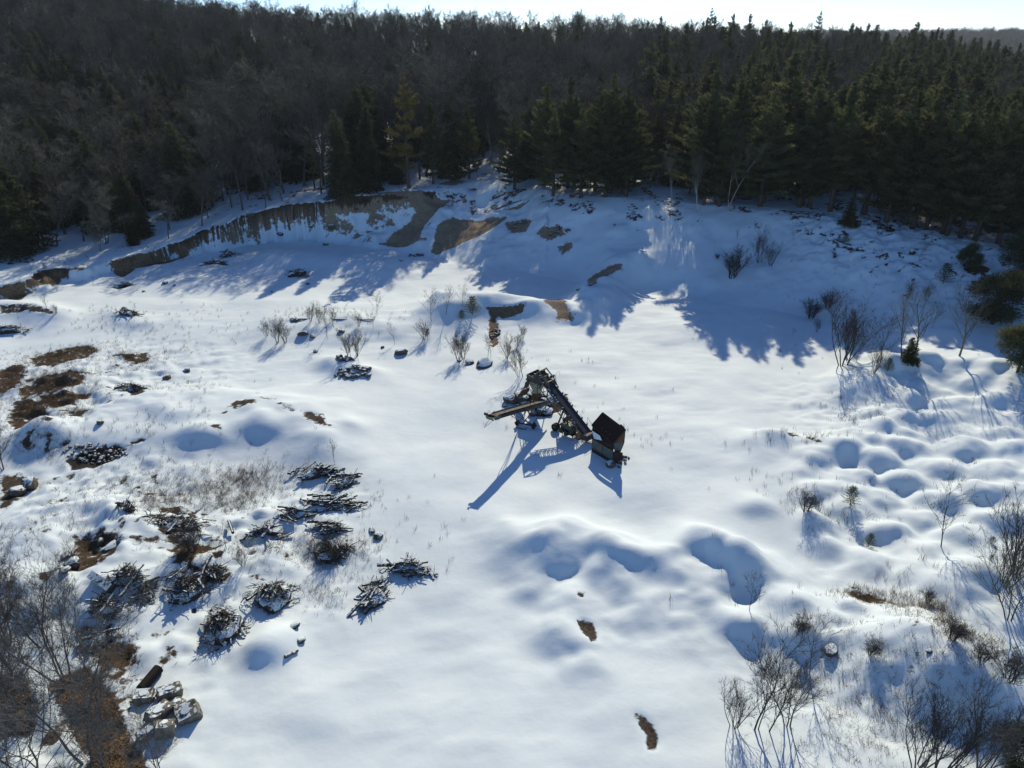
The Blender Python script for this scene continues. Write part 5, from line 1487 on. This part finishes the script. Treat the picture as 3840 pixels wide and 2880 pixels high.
# ------------------------------------------------------------------ saplings, shrubs, small evergreens
def sap(kind, seed, **kw):
    mb = kw.pop('mt', M_BARK); mc = kw.pop('mc', M_TWIG2)
    shape(kind, 0, bare_tree(seed, **kw), mb, mc, kw['H'])
for k in range(3): sap('sapling', 700 + k, H=4.5, spread=.34, stems=1, r0=.038, first=.2, nb=(12, 5), levels=2, fine=4, wfine=.012, fl=.55, mt=M_TWIG2)
for k in range(3): sap('clump', 710 + k, H=4.0, spread=.26, stems=(6, 8, 7)[k], r0=.05, first=.25, nb=(8, 4), levels=2, fine=3, wfine=.012, fl=.5, mt=M_TWIG2)
for k in range(2): sap('shrub', 720 + k, H=3.0, spread=.42, stems=11, r0=.05, first=.15, nb=(8, 4), levels=2, fine=3, wfine=.013, fl=.42, mt=M_TWIG2)
for k in range(2): sap('palesapling', 730 + k, H=6.0, spread=.32, stems=(1, 3)[k], r0=.07, first=.2, nb=(14, 6, 3), levels=2, fine=4, wfine=.013, fl=.6, mt=M_TWIG, mc=M_TWIG)
for k in range(4): sap('thicket', 740 + k, H=9.0, spread=.36, stems=(2, 3, 2, 4)[k], r0=.10, first=.22, nb=(10, 6, 4), levels=3, fine=5, wfine=.010, fl=.55, mt=M_BARK, mc=M_TWIG3)
for k in range(2): shape('youngpine', k, conifer(760 + k, 6.0, 'hemlock'), M_PBARK, M_PINE, 6.0)
def round_pine(seed, H=6.0):
    r = np.random.default_rng(seed); tr = MB(); T = Tris()
    tr.tube([(0, 0, -.2), (.05, 0, H * .5), (0, .05, H * .9)], [.13, .08, .02], 6, cap=False)
    lobes = [(unit(r.normal(size=3) + np.array((0, 0, .3))), r.uniform(.6, 1.0)) for _ in range(44)]
    for n_, k in lobes:
        c = np.array((0, 0, .44 * H)) + n_ * np.array((.32, .32, .42)) * H * k
        c[2] = max(c[2], .08 * H)
        tr.tube([(0, 0, c[2] * .7), tuple(c)], [.03, .012], 3, cap=False)
        m_ = 420; P = c + unit(r.normal(size=(m_, 3))) * (r.random((m_, 1)) ** .5) * np.array((.13, .13, .10)) * H
        T.add(slivers(P, unit(unit(P - c) * .6 + n_ * .5 + np.array((0, 0, .45)) + r.normal(size=(m_, 3)) * .4), r.uniform(.14, .3, m_), r.uniform(.03, .07, m_), r))
    return tr, T
for k in range(3): shape('roundpine', k, round_pine(780 + k), M_PBARK, M_PINE, 6.0)
def tiny_pine(seed):
    r = np.random.default_rng(seed); tr = MB(); T = Tris(); H = 2.0
    tr.tube([(0, 0, -.1), (0, 0, 1.0), (0, 0, 1.9)], [.035, .025, .01], 5, cap=False)
    for h in np.arange(.25, 1.95, .22):
        L = (1 - h / 2.1) * .85 + .12
        for a in r.uniform(0, 6.28) + np.arange(6) * 1.047:
            d = np.array([math.cos(a), math.sin(a), .35]); n = 16
            P = np.array([0, 0, h]) + d * (np.linspace(.12, 1, n) * L)[:, None]
            P = np.repeat(P, 4, 0)
            T.add(slivers(P, unit(d * .8 + r.normal(size=P.shape) * .7), r.uniform(.09, .2, len(P)), .022, r))
    return tr, T
for k in range(2): shape('tinypine', k, tiny_pine(770 + k), M_PBARK, M_PINE, 2.0)
NAMES.update(sapling='leafless_sapling', clump='sapling_clump', shrub='leafless_shrub', palesapling='birch_sapling', thicket='leafless_tree', youngpine='young_pine', roundpine='bushy_pine', tinypine='pine_seedling')
CATS = dict(sapling='sapling', clump='sapling', shrub='shrub', palesapling='sapling', thicket='tree', youngpine='tree', roundpine='tree', tinypine='pine')
def grow_at(kind, px, pb, pt_, label, wide=1.0, v=None):
    p = at(px, pb); a, b, c = ray(px, pt_); t = p.y / b; h = max(.4, CAMZ + c * t - p.z)
    o = tree(kind, random.randrange(9) if v is None else v, p - Vector((0, 0, .08)), h, label, None, wide)
    o['category'] = CATS.get(kind, 'tree')
    return o
PLANTS = [
 # middle spoil ridge, left to right
 ('clump',1000,1262,1195,'thin sapling clump, leftmost of the middle group on open snow'),('clump',1040,1284,1190,'sapling clump second from left in the middle group'),('clump',1072,1288,1205,'sapling clump beside the round dark boulder'),
 ('clump',1165,1205,1138,'dense low saplings behind the fallen pole, left of centre'),('clump',1200,1210,1135,'dense low saplings behind the middle of the fallen pole'),('sapling',1225,1262,1160,'lone sapling in front of the fallen pole'),('clump',1250,1205,1150,'low saplings at the right part of the fallen pole'),
 ('clump',1310,1340,1228,'wide sapling clump above the small rubble heap'),('clump',1335,1335,1240,'second sapling clump above the small rubble heap'),('sapling',1398,1235,1175,'sapling at the right tip of the fallen pole'),
 ('sapling',1415,1182,1098,'tall sapling standing alone behind the pole tip'),('clump',1345,1225,1172,'small sapling clump left of the pole tip'),('sapling',1480,1292,1215,'slim sapling in open snow above the lone low boulder'),
 ('sapling',1618,1205,1093,'tallest pale sapling left of the small evergreens, left stem'),('palesapling',1672,1182,1078,'slender pale sapling left of the small evergreens, right stem'),('sapling',1736,1152,1072,'sapling behind the small evergreens on the ridge'),
 ('clump',1590,1278,1205,'dark clump of saplings down slope of the tallest pale sapling'),('clump',1605,1275,1215,'dark sapling clump touching its neighbour on the ridge slope'),
 ('clump',1718,1352,1245,'bushy dark clump of saplings above the flat slab'),('clump',1738,1348,1252,'second bushy clump of saplings above the flat slab'),('sapling',1830,1335,1245,'sapling at the foot of the brown stone streak'),('sapling',1840,1340,1260,'sapling just left of the big upright boulder'),
 ('clump',1900,1345,1262,'feathery sapling clump right of the brown stone streak'),('palesapling',1948,1415,1290,'thin pale sapling above the head of the conveyor, left stem'),('palesapling',1962,1413,1285,'thin pale sapling above the head of the conveyor, right stem'),('clump',1960,1268,1212,'small sapling under the spoil ridge face'),('clump',1945,1300,1240,'pale sapling clump right of the stone streak'),('sapling',1870,1270,1222,'sapling clinging to the brown cut of the ridge'),
 # left
 ('sapling',178,1168,1112,'small bare tree on the rim of the left hollow'),('clump',215,1175,1138,'twin saplings right of the small bare tree on the left hollow'),
 ('sapling',1255,1735,1655,'tall twig rising from the log tangle'),('shrub',720,2068,1948,'round vase shaped shrub on a brown patch at lower left'),('sapling',852,2062,1965,'thin sapling right of the vase shaped shrub'),('clump',912,2125,2035,'sapling clump below the leaning post'),
 ('shrub',1230,2070,2000,'brown bramble shrub right of the snowed logs'),('shrub',1255,2100,2040,'lower brown bramble shrub right of the snowed logs'),
 # shaded slope
 ('shrub',2742,1045,920,'dark wide shrub in the shade, leftmost of three on the slope'),('clump',2846,986,855,'tall bare clump in the shade, middle of three on the slope'),('clump',2888,1000,912,'leaning clump in the shade, rightmost of three on the slope'),
 ('sapling',2762,905,860,'tiny sapling high on the shaded slope'),('sapling',2973,908,862,'small sapling high on the shaded slope right of the three'),('shrub',2690,970,948,'tiny round bush left of the dark wide shrub'),
 ('shrub',3100,1158,1082,'vase shaped shrub in the middle of the shaded hollow'),('shrub',3042,1195,1118,'shrub left and below the vase shaped one in the hollow'),('shrub',3128,970,950,'small russet bush on the upper right slope'),('clump',3062,1245,1195,'thin clump below the hollow shrubs'),('sapling',2972,1262,1230,'tiny sapling on the shadow edge'),
 ('clump',3160,1370,1110,'tall dark clump of saplings beside the right mounds'),('clump',3180,1345,1150,'second tall clump close to the right mounds'),('sapling',3212,1358,1260,'thin sapling right of the tall dark clump'),
 ('sapling',3300,1366,1195,'slim pair of stems left of the snowy spruce'),('clump',3272,1400,1285,'brown clump at the near end of the hollow'),('palesapling',3382,1342,1120,'pale multi stemmed birch behind the snowy spruce'),('palesapling',3432,1325,1075,'tallest dark birch right of the snowy spruce'),('sapling',3498,1230,1140,'small birch behind the tallest dark birch'),('palesapling',3598,1335,1050,'spreading pale birch in front of the round pine'),('sapling',3446,975,890,'lone bare tree in the right clearing'),
 ('clump',3400,1120,1050,'twiggy clump on the lit shelf at right'),('clump',3470,1130,1060,'second twiggy clump on the lit shelf at right'),
 # right mounds
 ('sapling',3530,2054,1822,'bare young tree on the right mounds with a long shadow'),('palesapling',3786,2322,2040,'bare young tree near the right edge, tallest of the mounds'),('clump',3815,2170,1885,'tangle of stems at the right edge'),('clump',3770,2200,1960,'stems just left of the right edge tangle'),('sapling',2812,2288,2158,'small bare sapling in the dip right of the middle mounds'),('shrub',3022,1918,1840,'brown seed head shrub on the left rim of the right mounds'),
 # lower right
 ('sapling',3040,2545,2328,'leaning bare tree casting a long forked shadow at lower right'),('palesapling',2955,2716,2395,'tallest bare tree of the lower right row'),('sapling',2882,2742,2490,'bare sapling left of the tallest in the lower right row'),('sapling',2842,2738,2500,'second sapling from left pair in the lower right row'),('sapling',2828,2738,2440,'thin tall stem in the lower right row'),('clump',2752,2728,2560,'leftmost bushy sapling of the lower right row'),
 ('clump',3440,2885,2610,'dark thicket shrub in the shaded corner, leftmost'),('clump',3520,2900,2560,'dark thicket shrub in the shaded corner, second'),('clump',3680,2890,2600,'dark thicket shrub in the shaded corner, fourth'),
 ('shrub',3570,2400,2320,'stiff brown tuft shrub above the lower right slope'),('shrub',3480,2260,2210,'brown brush on the lower right crest'),('shrub',3790,2560,2450,'bent grey shrub at the right edge'),('shrub',3680,2480,2400,'wiry shrub near the right edge of the lower slope'),('shrub',3000,2370,2300,'pale twiggy shrub above the leaning tree'),('shrub',3260,2460,2390,'pale spreading shrub in the lower right snow'),
 # evergreens
 ('youngpine',3178,845,742,'dark young spruce at the lip above the shaded slope'),('tinypine',3170,908,872,'small spruce on the lit shelf at right'),('tinypine',3145,902,880,'smaller spruce left of its neighbour on the lit shelf'),('roundpine',3625,1010,902,'bushy dark pine at the right clearing'),('tinypine',3535,1065,985,'small dark spruce on the slope below the clearing'),
 ('roundpine',3722,1215,985,'large round pine standing alone at right'),('roundpine',3822,1075,830,'tall dark pine at the right edge above the round pine'),('roundpine',3815,1395,1190,'very dark pine at the right edge below the round pine'),('youngpine',3404,1355,1265,'snowy spruce among birches beside the right mounds'),('tinypine',3328,1393,1340,'bushy little pine on the crest of the right mounds'),
 ('tinypine',3186,1893,1820,'young pine with whorled branches on the right mounds'),('tinypine',3256,2052,1998,'small pine below the whorled one on the right mounds'),('tinypine',3720,2036,2010,'tiny pine in a hollow near the right edge'),('tinypine',3714,2102,2078,'tiniest pine below its neighbour near the right edge'),
 ('tinypine',1772,1180,1108,'small dark pine on the middle spoil ridge'),('tinypine',1732,1196,1160,'low round evergreen left of the small dark pine'),('roundpine',3835,2900,2740,'green pine in the lower right corner'),('tinypine',170,1012,985,'small brown evergreen on the left snow strip'),('tinypine',152,1040,1012,'low brown evergreen at the lip of the left hollow'),
 ('tinypine',2965,812,790,'small shrub spruce at the top of the shaded slope'),('tinypine',3030,818,795,'small spruce beside the track on top of the slope'),
 # lower left trees
 ('thicket',250,2560,2160,'bushy bare tree behind the brown litter'),('thicket',160,2420,2060,'dense bare tree near the left edge, second from top'),('thicket',30,2420,2040,'twiggy tree at the left edge under the boulders'),
 ('thicket',60,2520,2060,'bare tree at the left edge behind the leaf litter, topmost'),('thicket',90,2760,2200,'bare tree at the left edge among the lower left group'),('thicket',330,2860,2280,'bare tree leaning right over the leaf litter'),('thicket',180,2980,2360,'big bare tree rising from the lower left corner'),('thicket',470,3020,2560,'low bare tree reaching over the concrete blocks'),('thicket',-20,2900,2330,'dark bare tree cut by the left edge'),('thicket',380,2720,2330,'slim bare tree over the leaf litter slope'),
 ('thicket',10,1760,1560,'grey bare tree at the left edge above the boulders'),('thicket',620,2960,2700,'low spreading branches in front of the concrete blocks'),
 ('thicket',3850,2560,2240,'bare tree at the right edge with long low limbs'),
]
for kd, px, pb, ptp, lab in PLANTS:
    wide = {'clump': 1.0, 'shrub': 1.25, 'thicket': 1.05, 'youngpine': 1.4, 'roundpine': 1.25}.get(kd, 1.0) * random.uniform(.9, 1.15)
    grow_at(kd, px, pb, ptp, lab, wide)

# ------------------------------------------------------------------ dry grass and weeds: nobody could count the stems
M_GRASS = mat('dry_grass', (.16, .105, .055), .9, .4, .8, col2=(.25, .175, .10))
M_WEED = mat('dead_weeds', (.085, .062, .047), .9, .4, .8)
def blades(name, spots, m, label):
    r = np.random.default_rng(len(spots)); T = Tris()
    for (px, py, w, d, n, h, lean) in spots:
        p = at(px, py); sl = math.hypot(p.y, CAMZ); ppm = FPX / sl; ppd = ppm * CAMZ / sl
        if px < 1400: n = int(n * 1.8)
        nc = max(1, n // 9)
        cx_ = p.x + r.normal(size=nc) * w / ppm / 2; cy_ = p.y + r.normal(size=nc) * d / ppd / 2
        k = np.repeat(np.arange(nc), 9)
        x = cx_[k] + r.normal(size=len(k)) * .12; y = cy_[k] + r.normal(size=len(k)) * .12
        z = hz(x, y)
        P = np.stack([x, y, z - .03], 1)
        D = unit(r.normal(size=P.shape) * lean + np.array((0, 0, 1.0)))
        T.add(slivers(P, D, r.uniform(.4, 1.1, len(k)) * h, r.uniform(.012, .028, len(k)), r))
    o = link(bpy.data.objects.new(name, T.mesh(name, m)))
    return tag(o, label, kind='stuff')
blades('dry_grass', [(220,1335,200,50,1500,.6,.5),(40,1420,100,90,1300,.6,.5),(210,1440,190,70,2000,.6,.5),(240,1490,180,40,1300,.6,.5),(110,1550,110,70,1400,.6,.5),(290,1550,70,30,500,.6,.5),(480,1335,110,40,500,.5,.5),(540,1370,90,40,300,.5,.5),(650,1320,120,40,260,.5,.4),(100,1660,80,50,500,.5,.5),(215,1680,90,40,500,.5,.5),(880,1830,220,80,2600,.7,.6),(940,1790,160,50,900,.6,.5),(680,1870,140,60,900,.6,.6),(600,1890,90,50,500,.6,.6),
  (3230,2235,120,30,800,.7,.4),(3340,2255,120,40,800,.7,.4),(3490,2280,100,50,900,.8,.4),(3590,2370,80,60,900,.9,.4),(3420,2300,200,80,500,.5,.5),(3720,2420,120,60,600,.7,.5),(3300,2560,220,160,900,.5,.7),(3250,2700,160,140,700,.5,.8),(3150,2600,160,200,500,.5,.7),(3600,2480,200,100,500,.6,.6),(3000,2350,100,30,350,.5,.5),
  (300,2600,180,140,500,.3,.9),(430,2780,140,120,400,.3,.9),(1230,2060,110,60,1200,.6,.7),(1370,2050,80,50,300,.5,.5),(1180,1890,80,50,300,.5,.6),(2180,1630,60,30,300,.5,.6),(3640,1015,90,20,200,.4,.6),(850,2060,240,70,900,.5,.6),(1130,2070,200,60,900,.5,.6)],
  M_GRASS, 'tan dead grass in tufts poking through thin snow')
blades('dead_weeds', [(420,1190,220,60,380,.7,.2),(600,1250,260,80,380,.7,.2),(250,1390,300,160,700,.9,.2),(700,1560,300,80,200,.7,.2),(450,1620,300,60,250,.8,.15),(520,1760,260,60,500,.5,.3),(350,1850,330,110,900,.5,.4),(200,1960,280,90,700,.5,.4),(560,1820,200,60,600,.5,.4),(900,1900,160,60,700,.7,.4),(1360,1880,120,80,180,.5,.4),(1560,2040,200,120,120,.7,.3),(1480,1940,260,120,90,.5,.2),(700,1450,200,60,300,.6,.3),(1300,2200,160,120,300,.5,.5),(1200,2230,80,60,300,.5,.5),
  (1350,1180,160,50,250,.8,.2),(1130,1180,120,40,260,.9,.2),(2050,1340,200,60,90,.7,.2),(2250,1450,300,80,90,.6,.2),(2250,1590,260,60,120,.6,.2),(2440,1640,160,40,120,.6,.2),(1890,1560,120,60,120,.7,.2),(2020,1690,40,20,20,.9,.1),(2095,1800,30,30,24,.7,.2),
  (2980,1640,300,40,400,.9,.25),(3230,1560,140,60,320,.8,.3),(3010,1880,160,80,500,.8,.3),(3130,1950,160,80,260,.6,.3),(3380,1830,300,200,260,.6,.3),(3600,1750,300,200,240,.6,.3),(3650,2000,240,160,220,.6,.3),(3250,1470,220,50,300,.8,.3),(3480,2130,200,60,160,.9,.2),(2880,1800,260,120,150,.6,.2),(2750,2230,200,140,80,.9,.15),(3150,2400,300,160,500,.6,.5),(3500,2520,300,160,500,.7,.5),(3000,2520,200,120,240,.7,.3),(3350,2650,300,160,700,.6,.7),(3100,2780,260,100,500,.6,.6),(3000,860,420,60,300,.6,.3),(3300,960,300,60,400,.6,.4),(3150,1000,260,80,240,.5,.3),(3000,1100,300,120,180,.5,.3),(2950,1330,240,100,90,.6,.3),(300,1000,300,30,300,.8,.3),(560,930,300,30,300,.8,.3),(900,1230,100,50,60,.6,.2),(650,1180,160,40,90,.6,.2)],
  M_WEED, 'thin brown weed stalks scattered over the snow')

# fallen leaves on the thawed ground at lower left
def litter(name, polys, n, m, label):
    r = np.random.default_rng(9); T = Tris()
    for poly in polys:
        P = [at(a, b) for a, b in poly]; X = np.array([p.x for p in P]); Y = np.array([p.y for p in P])
        x = r.uniform(X.min(), X.max(), n); y = r.uniform(Y.min(), Y.max(), n); ins = np.zeros(n, bool)
        for i in range(len(X)):
            j = i - 1
            ins ^= ((Y[i] > y) != (Y[j] > y)) & (x < (X[j] - X[i]) * (y - Y[i]) / (Y[j] - Y[i] + 1e-12) + X[i])
        x, y = x[ins], y[ins]
        Q = np.stack([x, y, hz(x, y) + r.uniform(.0, .06, len(x))], 1)
        T.add(slivers(Q, unit(r.normal(size=Q.shape) * np.array((1, 1, .35))), r.uniform(.06, .16, len(x)), r.uniform(.05, .11, len(x)), r))
    return tag(link(bpy.data.objects.new(name, T.mesh(name, m))), label, kind='stuff')
M_LITTER = mat('fallen_leaves', (.09, .062, .036), .9, .5, 9, col2=(.28, .21, .12))
litter('leaf_litter', [[(180,2560),(330,2500),(430,2600),(470,2720),(540,2830),(580,2960),(300,3000),(330,2850),(240,2700)], [(-60,2560),(80,2520),(150,2640),(120,2760),(-60,2800)]], 16000, M_LITTER, 'golden brown fallen leaves on thawed ground at lower left')
# ------------------------------------------------------------------ winter air: a thin even haze round the whole place
hb = MB()
zlo = float(Z.min()) - 1.0; zhi = max(float(Z.max()) + 32, CAMZ + 20)
hb.box((0, (gy[0] + gy[-1]) / 2, (zlo + zhi) / 2), (gx[-1] - gx[0] + 40, gy[-1] - gy[0] + 40, zhi - zlo))
hm = bpy.data.materials.new('haze'); hm.use_nodes = True
hn = hm.node_tree; hn.nodes.clear()
ho = hn.nodes.new('ShaderNodeOutputMaterial'); hv = hn.nodes.new('ShaderNodeVolumePrincipled')
hv.inputs['Color'].default_value = (.80, .92, 1.0, 1); hv.inputs['Density'].default_value = 0.00009; hv.inputs['Anisotropy'].default_value = .2
hn.links.new(hv.outputs[0], ho.inputs['Volume'])
haze = hb.build('haze', hm)
tag(haze, 'thin pale winter haze filling the air over pit and hills', kind='stuff')
